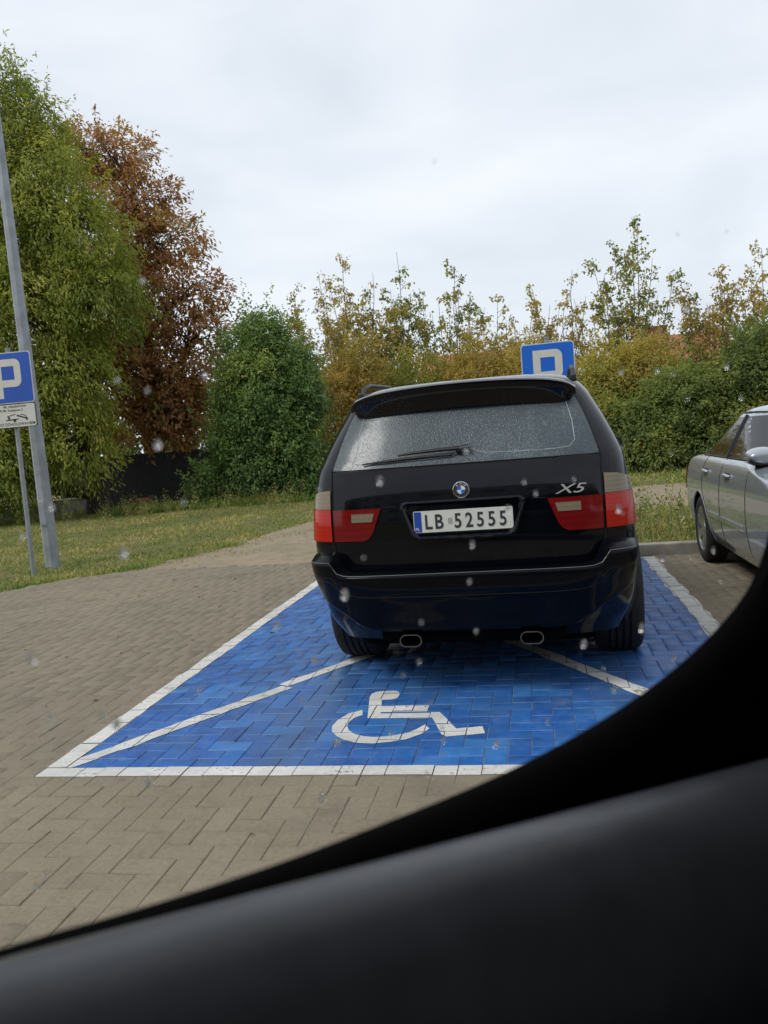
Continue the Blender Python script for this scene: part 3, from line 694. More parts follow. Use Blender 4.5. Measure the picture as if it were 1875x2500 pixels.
def edge_tufts(r, n):
    m = [(-3.95, 5.1), (-3.5, 5.98), (-2.8, 6.4), (-2.7, 7.1), (-2.4, 7.9), (-2.15, 8.7)]
    m = np.array(m); k = r.integers(0, len(m)-1, n); t = r.random(n)
    p = m[k]*(1-t[:, None])+m[k+1]*t[:, None]+r.normal(0, 0.12, (n, 2)); return p[:, 0]-0.10, p[:, 1]+0.05
grass('pavement_edge_grass', edge_tufts, 5000, 0.03, 0.12, 95, 'green grass fringe along the edge of the paving', (0.0, 0.45), 0.006)
# dry weed stalks in the strip behind the kerb
def stalks(name, spots, seed, label):
    r = np.random.default_rng(seed); P, D, TO, L = [], [], [], []
    gg = Geo()
    for (x, y, h) in spots:
        b = np.array([x, y, -0.03]); e = b+np.array([r.normal(0, 0.12), r.normal(0, 0.12), h])
        gg.tube([b, (b+e)/2+r.normal(0, 0.02, 3), e], [0.005, 0.004, 0.002], 3, False)
        for _ in range(int(14+h*45)):
            t = 0.2+0.8*r.random(); P.append(b+(e-b)*t+r.normal(0, 0.05, 3)); D.append(r.normal(0, 0.5, 3)+np.array([0, 0, 0.5])); TO.append(r.random()*0.8); L.append(0.02+0.04*r.random())
    st = gg.build(name, MAT['pale_bark'], None, fix=False)
    P = np.array(P); L = np.array(L); V, F = leaf_arrays(P, np.array(D), r.normal(size=P.shape), L, L*0.5)
    fast_mesh('leaves', V, F, MAT['grass'], st, np.repeat(np.array(TO), 4))['kind'] = 'stuff'
    return tag(st, label, 'weeds', None, 'stuff')
rs = np.random.default_rng(5)
stalks('dry_weeds', [(3.0+2.2*rs.random(), 6.0+2.6*rs.random(), 0.18+0.45*rs.random()**2) for _ in range(150)], 6, 'dry seeding weeds behind the kerb between both cars')
stalks('meadow_weeds', [(-9+6.5*rs.random(), 14.5+4.5*rs.random(), 0.2+0.4*rs.random()) for _ in range(90)], 8, 'thin weeds standing in the far verge')

MAT['litter'] = leaf_mat('fallen_leaf', [(0.0, (0.10, 0.055, 0.025)), (0.5, (0.24, 0.14, 0.05)), (1.0, (0.34, 0.26, 0.07))], 0.1, 0.8)
rl = np.random.default_rng(44); n_ = 260
lx = np.where(rl.random(n_) < 0.45, -4.2+4.0*rl.random(n_), 3.5+2.2*rl.random(n_)*0+(-3.5+9*rl.random(n_))); ly = np.where(rl.random(n_) < 0.5, 4.2+2.0*rl.random(n_), -1.6+7*rl.random(n_))
ok_ = in_poly(lx, ly, PAVE); lx, ly = lx[ok_], ly[ok_]; n_ = len(lx); la = rl.random(n_)*2*PI; ll = 0.015+0.03*rl.random(n_)**2
V_, F_ = leaf_arrays(np.c_[lx, ly, np.full(n_, 0.006)], np.c_[np.cos(la), np.sin(la), 0.1*rl.random(n_)], np.c_[rl.normal(0, 0.2, n_), rl.normal(0, 0.2, n_), np.ones(n_)], ll, ll*0.6)
tag(fast_mesh('fallen_leaves', V_, F_, MAT['litter'], None, np.repeat(rl.random(n_), 4)), 'small fallen leaves scattered on the paving', 'leaves', None, 'stuff')

# ------------------------------------------------------------------ things behind the verge
MAT['render_white'] = pmat('weathered_render', (0.42, 0.41, 0.40), 0.9, var=0.25, scale=3, bmp=0.3)
MAT['dark_wood'] = pmat('dark_stained_wood', (0.018, 0.018, 0.02), 0.8, var=0.4, scale=9, bmp=0.4)
MAT['red_brick'] = pmat('red_brick', (0.26, 0.10, 0.06), 0.9, var=0.3, scale=12, bmp=0.3)
MAT['orange_wall'] = pmat('orange_facade', (0.40, 0.19, 0.10), 0.9, var=0.12, scale=1.5)
MAT['roof_tile'] = pmat('clay_roof', (0.30, 0.12, 0.06), 0.85, var=0.25, scale=2)
MAT['pale_wall'] = pmat('pale_facade', (0.50, 0.47, 0.42), 0.9, var=0.1, scale=1.2)
MAT['dark_pane'] = pmat('window_pane', (0.03, 0.035, 0.04), 0.08, var=0.3, spec=0.6)
w = tag(empty('low_wall', (-12.6, 17.3, 0)), 'low pale concrete wall at the foot of the ash tree', 'wall')
w.rotation_euler.z = math.atan2(4.2, 1.3)
for k in range(5):
    gg = Geo(); gg.bbox(k*0.98, k*0.98+0.965, -0.1, 0.1, -0.05, 0.30+0.012*((k*7) % 3), 0.012); gg.build('wall_block', MAT['render_white'], w)
gg = Geo(); gg.bbox(-0.02, 4.9, -0.13, 0.13, 0.335, 0.385, 0.01); gg.build('coping', MAT['render_white'], w)
hp = tag(empty('rubble_heap', (-9.35, 20.1, 0)), 'small heap of broken bricks at the end of the low wall', 'rubble')
for k in range(11):
    r2 = np.random.default_rng(300+k); gg = Geo(); gg.bbox(-0.12, 0.12, -0.06, 0.06, 0, 0.065, 0.006); o = gg.build('brick', MAT['red_brick'], hp)
    o.location = (r2.normal(0, 0.2), r2.normal(0, 0.12), 0.02+0.05*(k % 4)); o.rotation_euler = (r2.normal(0, 0.4), r2.normal(0, 0.4), r2.random()*3)
fc = tag(empty('dark_fence', (-12.6, 20.9, 0)), 'dark stained board fence in the shade under the chestnut tree', 'fence')
for k in range(36):
    gg = Geo(); gg.bbox(k*0.15, k*0.15+0.142, 0, 0.022, 0.03, 1.55+0.01*((k*5) % 4), 0.004); gg.build('board', MAT['dark_wood'], fc)
for k in range(4):
    gg = Geo(); gg.bbox(k*1.75, k*1.75+0.09, 0.025, 0.115, -0.1, 1.5, 0.006); gg.build('post', MAT['dark_wood'], fc)
for z in (0.35, 1.2):
    gg = Geo(); gg.bbox(0, 5.4, 0.026, 0.07, z, z+0.09, 0.005); gg.build('rail', MAT['dark_wood'], fc)

def house(name, x, y, wx, wy, hw, hr, wall, label, chim=(), cat='house', nwin=4, rows=2, rz=0.0, win_side=-1):
    h = tag(empty(name, (x, y, 0), rz), label, cat)
    gg = Geo(); gg.box(-wx/2, wx/2, -wy/2, wy/2, -0.1, hw)
    if hr > 0: gg.add([(-wx/2, -wy/2, hw), (-wx/2, wy/2, hw), (-wx/2, 0, hw+hr), (wx/2, -wy/2, hw), (wx/2, wy/2, hw), (wx/2, 0, hw+hr)], [(0, 2, 1), (3, 4, 5)])
    gg.build('wall', MAT[wall], h, fix=False)
    gg = Geo(); e = 0.4
    if hr > 0:
        dz = hr*e/(wy/2)
        for s in (-1, 1):
            A = [(-wx/2-e, s*(wy/2+e), hw-dz), (wx/2+e, s*(wy/2+e), hw-dz), (wx/2+e, 0, hw+hr), (-wx/2-e, 0, hw+hr)]
            gg.add([(a, b, c+0.02) for a, b, c in A]+[(a, b, c+0.2) for a, b, c in A], [(0, 1, 2, 3), (4, 5, 6, 7), (0, 1, 5, 4), (1, 2, 6, 5), (2, 3, 7, 6), (3, 0, 4, 7)])
    else: gg.box(-wx/2-0.25, wx/2+0.25, -wy/2-0.25, wy/2+0.25, hw+0.01, hw+0.35)
    rf = gg.build('roof', MAT['roof_tile'] if hr > 0 else MAT['pale_wall'], h)
    for (cx, cw, ct) in chim:
        gg = Geo(); gg.box(cx-cw/2, cx+cw/2, -0.4, 0.4, hw+hr*0.4, ct); gg.box(cx-cw/2-0.08, cx+cw/2+0.08, -0.48, 0.48, ct, ct+0.12); gg.build('chimney', MAT['red_brick'], rf)
    for r_ in range(rows):
        for c in range(nwin):
            cx = -wx/2+wx*(c+0.5)/nwin; z0 = 0.9+r_*2.8; yy = win_side*wy/2
            gg = Geo(); a = 0.06; s = win_side
            for (p0, p1, q0, q1) in ((cx-0.65, cx+0.65, z0-a, z0), (cx-0.65, cx+0.65, z0+1.3, z0+1.3+a), (cx-0.65-a, cx-0.65, z0-a, z0+1.3+a), (cx+0.65, cx+0.65+a, z0-a, z0+1.3+a), (cx-0.03, cx+0.03, z0, z0+1.3)):
                gg.box(p0, p1, min(yy-s*0.02, yy+s*0.06), max(yy-s*0.02, yy+s*0.06), q0, q1)
            wd = gg.build('window', MAT['sign_white'], h)
            gg = Geo(); gg.box(cx-0.645, cx+0.645, yy+s*0.01 if s > 0 else yy-0.03, yy+0.03 if s > 0 else yy-0.01, z0+0.002, z0+1.298); gg.build('pane', MAT['dark_pane'], wd)
    return h
house('far_house', -1.0, 62, 9.0, 8.0, 5.3, 2.1, 'orange_wall', 'orange house with clay roof glimpsed over the black car', chim=((2.2, 0.7, 7.9),))
house('far_house', 13.2, 62, 5.6, 7.0, 5.4, 1.9, 'red_brick', 'brick house with a chimney glimpsed behind the golden shrubs', chim=((-1.6, 1.5, 8.1),), nwin=2)
# the block of flats behind the photographer (it shows in the black paint of the car)
house('apartment_block', -6, -34, 46, 11, 11.5, 0, 'pale_wall', 'pale block of flats across the yard, mirrored in the black paint', cat='building', nwin=14, rows=4, win_side=1)
for k, (x, y) in enumerate(((9, -22), (16, -20), (-16, -21))):  # unseen trees, added so the black paint reflects something darker than sky
    make_tree('yard_tree', ['broad green tree across the yard nearest the flats entrance', 'broad green tree across the yard at its far corner', 'broad green tree across the yard by the gable'][k], 'tree', (x, y, -0.03),
              [(x, y, 6.5, 2.6), (x-1.8, y, 5, 2.0), (x+1.8, y+0.5, 5.2, 2.1), (x, y+1.5, 4.2, 2.0)], 700, 14, 'ash_leaf', 400+k, 0.25, L=(0.25, 0.4), W=0.5, twig=0.9, twigs=5)

# ------------------------------------------------------------------ signs and lamp post
lp = tag(empty('lamp_post', (-4.52, 7.41, -0.03)), 'tapered grey steel lamp post rising beside the parking sign', 'lamp post')
def octo(r, z, n=8): return [(r*math.cos(2*PI*(k+0.5)/n), r*math.sin(2*PI*(k+0.5)/n), z) for k in range(n)]
lp.rotation_euler = (0, math.radians(-0.9), 0)
gg = Geo(); gg.loft([octo(0.104, 0), octo(0.082, 3.3), octo(0.055, 8.0)], True, True, True); gg.build('post', MAT['galv'], lp)
gg = Geo(); gg.loft([octo(0.15, -0.04), octo(0.15, -0.005)], True, True, True); gg.build('base_plate', MAT['galv'], lp)
gg = Geo(); gg.bbox(-0.045, 0.045, -0.108, -0.09, 0.6, 0.95, 0.006); gg.build('hatch', MAT['galv'], lp)
gg = Geo(); gg.tube([(0, 0, 7.95), (0.02, 0, 8.2), (0.4, 0, 8.4), (1.0, 0, 8.45)], 0.03, 8); gg.build('arm', MAT['galv'], lp, True)
gg = Geo(); gg.bbox(0.95, 1.6, -0.13, 0.13, 8.38, 8.5, 0.04); gg.build('lamp_head', MAT['galv'], lp, True)

def p_letter(W0, sq=0.03):
    """outline of the parking P: stem and squared bowl, in metres about the plate centre for a plate of width W0"""
    s = W0/0.64; x0, x1, st = -0.178*s, 0.174*s, 0.09*s; zt, zb, bb = 0.235*s, -0.255*s, -0.115*s; r = 0.085*s
    out = [(x0, zb), (x0+st, zb), (x0+st, bb)]
    for k in range(7): a = math.radians(-90+90*k/6); out.append((x1-r+r*math.cos(a), bb+r+r*math.sin(a)))
    for k in range(7): a = math.radians(90*k/6); out.append((x1-r+r*math.cos(a), zt-r+r*math.sin(a)))
    out.append((x0, zt))
    i0, i1, j0, j1 = x0+st, x1-st, bb+st, zt-st
    return out, [(i0, j0), (i1, j0), (i1, j1), (i0, j1)]
def p_geo(W0, y0, y1):
    out, hole = p_letter(W0); g = Geo()
    # split into pieces without a hole
    x0 = out[0][0]; st = out[1][0]-x0; i0, j0 = hole[0]; i1, j1 = hole[2]
    ring = out[2:]      # from (x0+st, bb) round the bowl to (x0, zt)
    bowl = [ring[0]]+ring[1:-1]+[(i0, ring[-1][1]), (i0, j1), (i1, j1), (i1, j0), (i0, j0)]
    stem = [(x0, out[0][1]), (i0-0.0, out[0][1]), (i0, ring[-1][1]), (x0, ring[-1][1])]
    for p in (stem, bowl):
        s = slab_xz(p, y0, y1); g.add(s.v, s.f)
    return g
def parking_sign(name, loc, width, zc, label, blue, plate_text, rz=0.0, pole_r=0.03, pole_top=None, lower=0.31):
    s = tag(empty(name, loc, rz), label, 'sign')
    h = width/2
    gg = Geo(); gg.tube([(0, 0.05, -0.2), (0, 0.05, pole_top or zc+h+0.04)], pole_r, 12); gg.build('pole', MAT['galv'], s, True)
    gg = Geo(); gg.tube([(0, 0.05, (pole_top or zc+h+0.04)), (0, 0.05, (pole_top or zc+h+0.04)+0.02)], pole_r*1.12, 12); gg.build('pole_cap', MAT['galv'], s, True)
    pl = slab_xz(rrect(-h, h, zc-h, zc+h, 0.04), -0.004, 0.004).build('sign_plate', MAT['sign_rim'], s)
    slab_xz(rrect(-h+0.012, h-0.012, zc-h+0.012, zc+h-0.012, 0.032), -0.0065, -0.0045).build('blue_face', blue, pl)
    g2 = p_geo(width, -0.009, -0.0068); g2.v = [(x, y, z+zc) for x, y, z in g2.v]; g2.build('letter', MAT['sign_white'], pl)
    for z in (zc-h*0.5, zc+h*0.5):
        gg = Geo(); gg.box(-0.12, 0.12, 0.0045, 0.02, z-0.015, z+0.015); gg.build('bracket', MAT['galv'], s)
    z1 = zc-h-0.006; z0 = z1-lower
    p2 = slab_xz(rrect(-h, h, z0, z1, 0.03), -0.004, 0.004).build('lower_plate', MAT['print'], s)
    slab_xz(rrect(-h+0.01, h-0.01, z0+0.01, z1-0.01, 0.025), -0.0062, -0.0045).build('white_face', MAT['sign_white'], p2)
    if plate_text:
        for (t, sz, zz, xx, sx) in plate_text: text_mesh('lettering', t, sz, MAT['print'], p2, (xx, -0.0065, z0+zz), sx=sx, align='RIGHT', extrude=0.0004, bold=0.0008)
        # tow truck pictogram
        def slabs(polys):
            g = Geo()
            for p in polys:
                q = slab_xz([(a, z0+b) for a, b in p], -0.0078, -0.0064); g.add(q.v, q.f)
            return g
        slabs([[(-0.10, 0.095), (0.075, 0.105), (0.075, 0.118), (-0.10, 0.108)], [(-0.085, 0.142), (0.04, 0.172), (0.04, 0.180), (-0.085, 0.152)], [(-0.065, 0.108), (-0.04, 0.11), (-0.05, 0.148), (-0.075, 0.144)],
               [(0.05, 0.150), (0.165, 0.112), (0.18, 0.125), (0.06, 0.168)], [(0.165, 0.112), (0.185, 0.09), (0.21, 0.095), (0.205, 0.118), (0.18, 0.127)],
               [(0.11, 0.175), (0.175, 0.155), (0.20, 0.122), (0.19, 0.120), (0.168, 0.147), (0.105, 0.168)],
               [(0.02+0.022*math.cos(a), 0.095+0.022*math.sin(a)) for a in np.linspace(0, 2*PI, 12, endpoint=False)]]).build('tow_pictogram', MAT['print'], p2)
    return s
parking_sign('parking_sign', (-4.335, 6.61, -0.03), 0.655, 2.595, 'blue parking sign with a white tow-away plate, on a thin pole beside the lamp post', MAT['sign_blue'],
    [('dla mieszkańców', 0.047, 0.262, 0.20, 1.0), ('W.M. Kolejowa 5', 0.047, 0.212, 0.15, 1.0), ('GROZI ODHOLOWANIEM', 0.052, 0.030, 0.305, 0.98)], rz=math.radians(2.0), pole_r=0.03)
parking_sign('parking_sign', (2.5, 6.55, -0.03), 0.60, 2.07, 'bright blue parking sign standing behind the roof of the black car', MAT['sign_blue_b'], None, rz=math.radians(-3), pole_r=0.03, pole_top=2.42)

# ------------------------------------------------------------------ car body surface
class Shell:
    """car body described by horizontal slices: height, half width, rear y, front y, corner depth and squareness"""
    def __init__(s, rows):
        a = np.array(rows, float); s.z = a[:, 0]; s.a = a; s.memo = {}
    def par(s, z):
        k = round(float(z), 6)
        if k not in s.memo: s.memo[k] = [float(hermite(s.z, s.a[:, c], np.array([k]))[0]) for c in range(1, s.a.shape[1])]
        return s.memo[k]
    def pt(s, u, z):
        w, yr, yf, dr, nr, df, nf = s.par(z); sg = 1 if u >= 0 else -1; u = abs(u)
        if u <= 1:
            p = u*PI/2; S, C = math.sin(p), math.cos(p); q = (S**nr+C**nr)**(-1/nr); return Vector((sg*w*q*S, yr+dr-dr*q*C, z))
        if u <= 2: return Vector((sg*w, yr+dr+(yf-df-yr-dr)*(u-1), z))
        p = (3-u)*PI/2; S, C = math.sin(p), max(0.0, math.cos(p)); q = (abs(S)**nf+C**nf)**(-1/nf); return Vector((sg*w*q*S, yf-df+df*q*C, z))
    def ux(s, x, z):
        w, yr, yf, dr, nr, df, nf = s.par(z); X = min(abs(x)/w, 0.9999); Y = (1-X**nr)**(1/nr)
        return math.copysign(math.atan2(X, Y)/(PI/2), x)
    def uy(s, y, z, side=1):
        w, yr, yf, dr, nr, df, nf = s.par(z)
        if y < yr+dr:
            Y = min(max((yr+dr-y)/dr, 0), 0.9999); X = (1-Y**nr)**(1/nr); return side*math.atan2(X, Y)/(PI/2)
        if y <= yf-df: return side*(1+(y-yr-dr)/(yf-df-yr-dr))
        Y = min(max((y-yf+df)/df, 0), 0.9999); X = (1-Y**nf)**(1/nf); return side*(3-math.atan2(X, Y)/(PI/2))
    def nrm(s, u, z):
        e = 1e-3; du = s.pt(u+e, z)-s.pt(u-e, z); z1 = min(z+2e-3, s.z[-1]); z0 = max(z-2e-3, s.z[0]); dz = s.pt(u, z1)-s.pt(u, z0)
        n = du.cross(dz); n.normalize(); p = s.pt(u, z)
        if n.x*p.x+n.y*(p.y-1.2)+0.3*n.z < 0: n = -n
        return n
    def body(s, name, mat, parent, zs, arches, nu=(22, 60, 14)):
        us = list(np.linspace(0, 1, nu[0]+1))+list(np.linspace(1, 2, nu[1]+1))[1:]+list(np.linspace(2, 3, nu[2]+1))[1:]
        ring = [-u for u in us[::-1][:-1]]+us[:-1]
        V, F = [], []; n = len(ring)
        for z in zs: V += [s.pt(u, z) for u in ring]
        def cut(f):
            c = sum((Vector(V[i]) for i in f), Vector())/len(f)
            return any((c.y-ay)**2+(c.z-az)**2 < ar*ar and abs(c.x) > 0.5 for ay, az, ar in arches)
        for i in range(len(zs)-1):
            for k in range(n):
                k2 = (k+1) % n; f = (i*n+k, i*n+k2, (i+1)*n+k2, (i+1)*n+k)
                if not cut(f): F.append(f)
        F.append(tuple(range((len(zs)-1)*n, len(zs)*n)))
        o = mesh(name, V, F, mat, parent, True); return o
    def patch(s, rows, off, nu=10, skirt=0.006, sub=4):
        """rows of (z, u left, u right) on the surface -> raised panel"""
        R = []
        rows = sorted(rows, key=lambda r: r[0]); zz = [r[0] for r in rows]
        for i in range(len(rows)-1):
            for k in range(sub):
                t = k/sub; R.append(tuple(rows[i][q]*(1-t)+rows[i+1][q]*t for q in range(3)))
        R.append(rows[-1]); g = Geo(); n = nu+1
        for (z, a, b) in R:
            for k in range(n):
                u = a+(b-a)*k/nu; g.v.append(tuple(s.pt(u, z)+s.nrm(u, z)*off))
        for i in range(len(R)-1):
            for k in range(nu): g.f.append((i*n+k, i*n+k+1, (i+1)*n+k+1, (i+1)*n+k))
        m = len(R); border = [(0, k) for k in range(n)]+[(i, nu) for i in range(1, m)]+[(m-1, k) for k in range(nu-1, -1, -1)]+[(i, 0) for i in range(m-2, 0, -1)]
        o = len(g.v)
        for (i, k) in border:
            z, a, b = R[i]; u = a+(b-a)*k/nu; g.v.append(tuple(s.pt(u, z)+s.nrm(u, z)*(off-skirt)))
        nb = len(border)
        for q in range(nb):
            q2 = (q+1) % nb; g.f.append((border[q][0]*n+border[q][1], border[q2][0]*n+border[q2][1], o+q2, o+q))
        return g
    def line(s, pts, off=0.001):
        return [s.pt(u, z)+s.nrm(u, z)*off for u, z in pts]

MAT['black_paint'] = pmat('black_blue_paint', (0.0022, 0.0027, 0.0055), 0.16, 0.0, 0.5, var=0.2, scale=3, rvar=0.05, spec=0.08)
MAT['edge_strip'] = pmat('bumper_edge', (0.16, 0.165, 0.17), 0.4, 0.3)  # grey that paints the light caught along the bumper's top edge
MAT['black_trim'] = pmat('black_plastic', (0.010, 0.010, 0.011), 0.45, var=0.3, scale=20, bmp=0.1, bscale=200)
MAT['gap'] = pmat('panel_gap', (0.001, 0.001, 0.001), 0.9)
MAT['rubber'] = pmat('tyre_rubber', (0.012, 0.012, 0.012), 0.85, var=0.35, scale=12, bmp=0.3, bscale=120)
MAT['chrome'] = pmat('chrome', (0.62, 0.62, 0.62), 0.12, 1.0, var=0.1)
MAT['alloy'] = pmat('alloy', (0.42, 0.43, 0.45), 0.32, 0.9, var=0.15, scale=15)
MAT['under'] = pmat('underbody', (0.003, 0.003, 0.003), 1.0, var=0.4, spec=0.05)
MAT['dark_glass'] = pmat('tinted_glass', (0.006, 0.008, 0.009), 0.04, var=0.2, spec=0.6)
def lens_mat(name, col, scale, rough=0.12, tr=0.0, stripes=True):
    m, nt, b = new_mat(name)
    t = nt.nodes.new('ShaderNodeTexCoord'); wv = nt.nodes.new('ShaderNodeTexWave'); wv.bands_direction = 'Z'; wv.inputs['Scale'].default_value = scale
    nt.links.new(t.outputs['Object'], wv.inputs['Vector'])
    f = noise(nt, 9, 3)
    fac = math_node(nt, 'ADD', math_node(nt, 'MULTIPLY', wv.outputs['Fac'], 0.5), math_node(nt, 'MULTIPLY', f, 0.6), True)
    nt.links.new(ramp(nt, fac, [(0.1, tuple(c*0.85 for c in col)), (0.8, tuple(min(1, c*1.1) for c in col))]), b.inputs['Base Color'])
    b.inputs['Roughness'].default_value = rough; b.inputs['Coat Weight'].default_value = 0.2; b.inputs['Coat Roughness'].default_value = 0.05; b.inputs['Specular IOR Level'].default_value = 0.25
    if stripes: bump(nt, b, wv.outputs['Fac'], 0.06, 0.002)
    return m
MAT['red_lens'] = lens_mat('red_lens', (0.155, 0.006, 0.007), 9)
MAT['bright_red_lens'] = lens_mat('bright_red_lens', (0.40, 0.014, 0.007), 14)
MAT['clear_lens'] = lens_mat('clear_lens', (0.20, 0.165, 0.11), 14)
def wet_glass():
    m, nt, b = new_mat('wet_rear_glass')
    t = nt.nodes.new('ShaderNodeTexCoord'); mpn = nt.nodes.new('ShaderNodeMapping'); mpn.inputs['Scale'].default_value = (1, 1, 0.45)
    nt.links.new(t.outputs['Object'], mpn.inputs['Vector'])
    f = noise(nt, 130, 3, 0.7, vec=mpn.outputs[0]); g2 = noise(nt, 3.0, 4, 0.6, vec=mpn.outputs[0])
    vo = nt.nodes.new('ShaderNodeTexVoronoi'); vo.inputs['Scale'].default_value = 95; nt.links.new(mpn.outputs[0], vo.inputs['Vector'])
    drops = ramp(nt, vo.outputs['Distance'], [(0.0, 1.0), (0.42, 0.0)])
    fac = math_node(nt, 'ADD', math_node(nt, 'MULTIPLY', f, 0.75), math_node(nt, 'MULTIPLY', g2, 0.5))
    c = ramp(nt, fac, [(0.42, (0.030, 0.042, 0.050)), (0.64, (0.052, 0.070, 0.082)), (0.84, (0.13, 0.155, 0.17))])
    nt.links.new(c, b.inputs['Base Color']); b.inputs['Roughness'].default_value = 0.32
    b.inputs['Coat Weight'].default_value = 0.3; b.inputs['Coat Roughness'].default_value = 0.12; b.inputs['Specular IOR Level'].default_value = 0.3
    bump(nt, b, drops, 0.35, 0.004)
    return m
MAT['wet_glass'] = wet_glass()
MAT['plate_white'] = pmat('plate_white', (0.66, 0.66, 0.60), 0.4, var=0.06, scale=20)
MAT['plate_blue'] = pmat('plate_blue', (0.02, 0.07, 0.36), 0.4, var=0.1)
MAT['badge_blue'] = pmat('badge_blue', (0.03, 0.16, 0.55), 0.25, var=0.05, coat=1.0)
MAT['badge_white'] = pmat('badge_white', (0.75, 0.76, 0.78), 0.25, var=0.03, coat=1.0)
MAT['silver'] = pmat('silver_paint', (0.33, 0.365, 0.40), 0.25, 0.3, 1.0, var=0.06, scale=3)
MAT['sidestrip'] = pmat('bright_strip', (0.55, 0.56, 0.57), 0.3, 0.8, var=0.05)

def wheel(parent, x, y, R, width, rimR, side, spokes=7, name='wheel'):
    """wheel whose outer face looks to side*x"""
    hub = Geo(); hub.lathe([(-0.02, 0.02), (-0.02, rimR*0.82), (0.015, rimR*0.82), (0.015, 0.02)], (x, y, R), 28)
    wh = hub.build(name, MAT['under'], parent)
    t = Geo(); h = width/2; pr = []
    pr += [(-h*0.86, rimR), (-h, rimR+0.03), (-h*1.03, (rimR+R)/2), (-h*0.97, R-0.035), (-h*0.86, R-0.012), (-h*0.72, R-0.003)]
    for c in (-0.42, -0.14, 0.14, 0.42):
        pr += [(h*(c-0.05), R), (h*(c-0.045), R-0.009), (h*(c+0.045), R-0.009), (h*(c+0.05), R)]
    pr += [(h*0.72, R-0.003), (h*0.86, R-0.012), (h*0.97, R-0.035), (h*1.03, (rimR+R)/2), (h, rimR+0.03), (h*0.86, rimR)]
    t.lathe(pr, (x, y, R), 56); t.build('tyre', MAT['rubber'], wh, True)
    r = Geo(); s = side
    r.lathe([(s*h*0.9, rimR+0.008), (s*h*0.93, rimR-0.006), (s*h*0.80, rimR-0.022), (-s*h*0.8, rimR-0.03), (-s*h*0.88, rimR+0.004)], (x, y, R), 48)
    for k in range(spokes):
        a = 2*PI*k/spokes
        ca, sa = math.cos(a), math.sin(a)
        def P(rad, tang, ax): return (x+s*ax, y+rad*ca-tang*sa, R+rad*sa+tang*ca)
        w0, w1 = 0.034, 0.042
        r.add([P(0.05, -w0, h*0.72), P(0.05, w0, h*0.72), P(rimR-0.015, w1, h*0.86), P(rimR-0.015, -w1, h*0.86),
               P(0.05, -w0, h*0.50), P(0.05, w0, h*0.50), P(rimR-0.015, w1, h*0.62), P(rimR-0.015, -w1, h*0.62)],
              [(0, 1, 2, 3), (0, 1, 5, 4), (1, 2, 6, 5), (2, 3, 7, 6), (3, 0, 4, 7), (4, 5, 6, 7)])
    r.lathe([(s*h*0.45, 0.075), (s*h*0.76, 0.07), (s*h*0.80, 0.03), (s*h*0.81, 0.001)], (x, y, R), 20)
    r.build('rim', MAT['alloy'], wh, True)
    return wh
def arch_trim(parent, x_of, y, z, r, mat, name='wheel_arch', lip=0.018):
    for s in (-1, 1):
        g = Geo(); pts = []
        for k in range(25):
            a = math.radians(-12+204*k/24); yy, zz = y+r*math.cos(a), z+r*math.sin(a)
            pts.append((s*x_of(yy, max(zz, 0.22)), yy, zz))
        g.tube(pts, lip, 8); g.build(name, mat, parent, True)
        gw = Geo(); loops = []
        for rr, xx in ((r-0.004, 0.0), (r-0.004, -0.36)):
            loops.append([(s*(abs(p[0])+xx), y+rr*math.cos(math.radians(-12+204*k/24)), z+rr*math.sin(math.radians(-12+204*k/24))) for k, p in enumerate(pts)])
        gw.loft(loops, False); gw.f.append(tuple(range(25, 50))); gw.build('wheel_well', MAT['under'], parent, fix=False)

# ------------------------------------------------------------------ the black car
CARYAW = math.radians(1.75)
suv = tag(empty('parked_suv', (1.93, 1.95, 0.0), -CARYAW), 'black estate-like off-road car parked over the wheelchair symbol bay, seen from behind', 'car')
X5 = Shell([  # z, half width, rear y, front y, rear corner depth, squareness, front corner depth, squareness
    (0.26, 0.80, -0.70, 3.45, 0.40, 4.0, 0.7, 3.0), (0.40, 0.85, -0.82, 3.60, 0.42, 4.0, 0.8, 3.0), (0.55, 0.875, -0.86, 3.64, 0.42, 4.0, 0.8, 3.0),
    (0.70, 0.885, -0.875, 3.62, 0.42, 4.2, 0.8, 3.0), (0.82, 0.885, -0.885, 3.58, 0.42, 4.2, 0.8, 3.0), (0.92, 0.88, -0.885, 3.45, 0.42, 4.2, 0.75, 3.0),
    (1.00, 0.872, -0.88, 3.15, 0.42, 4.2, 0.6, 3.0), (1.06, 0.866, -0.872, 2.75, 0.42, 4.2, 0.5, 3.0), (1.11, 0.861, -0.862, 2.30, 0.42, 4.2, 0.4, 3.0), (1.16, 0.855, -0.850, 2.12, 0.42, 4.2, 0.4, 3.0),
    (1.22, 0.844, -0.832, 2.00, 0.42, 4.2, 0.4, 3.0), (1.30, 0.816, -0.785, 1.86, 0.42, 4.2, 0.4, 3.0), (1.40, 0.772, -0.725, 1.68, 0.42, 4.2, 0.4, 3.0), (1.50, 0.722, -0.66, 1.50, 0.42, 4.2, 0.4, 3.0),
    (1.58, 0.676, -0.61, 1.32, 0.42, 4.2, 0.4, 3.0), (1.63, 0.630, -0.565, 1.15, 0.40, 4.0, 0.4, 3.0), (1.66, 0.58, -0.50, 0.98, 0.38, 3.6, 0.4, 3.0), (1.68, 0.50, -0.42, 0.82, 0.35, 3.2, 0.35, 3.0), (1.692, 0.36, -0.28, 0.62, 0.3, 3.0, 0.3, 3.0), (1.697, 0.12, -0.1, 0.3, 0.1, 2.4, 0.1, 2.4)])
zs = list(np.linspace(0.26, 1.0, 34))+list(np.linspace(1.0, 1.62, 44))[1:]+list(np.linspace(1.62, 1.697, 22))[1:]
ARCH = [(0.0, 0.37, 0.43), (2.82, 0.37, 0.43)]
X5.body('body', MAT['black_paint'], suv, zs, ARCH)
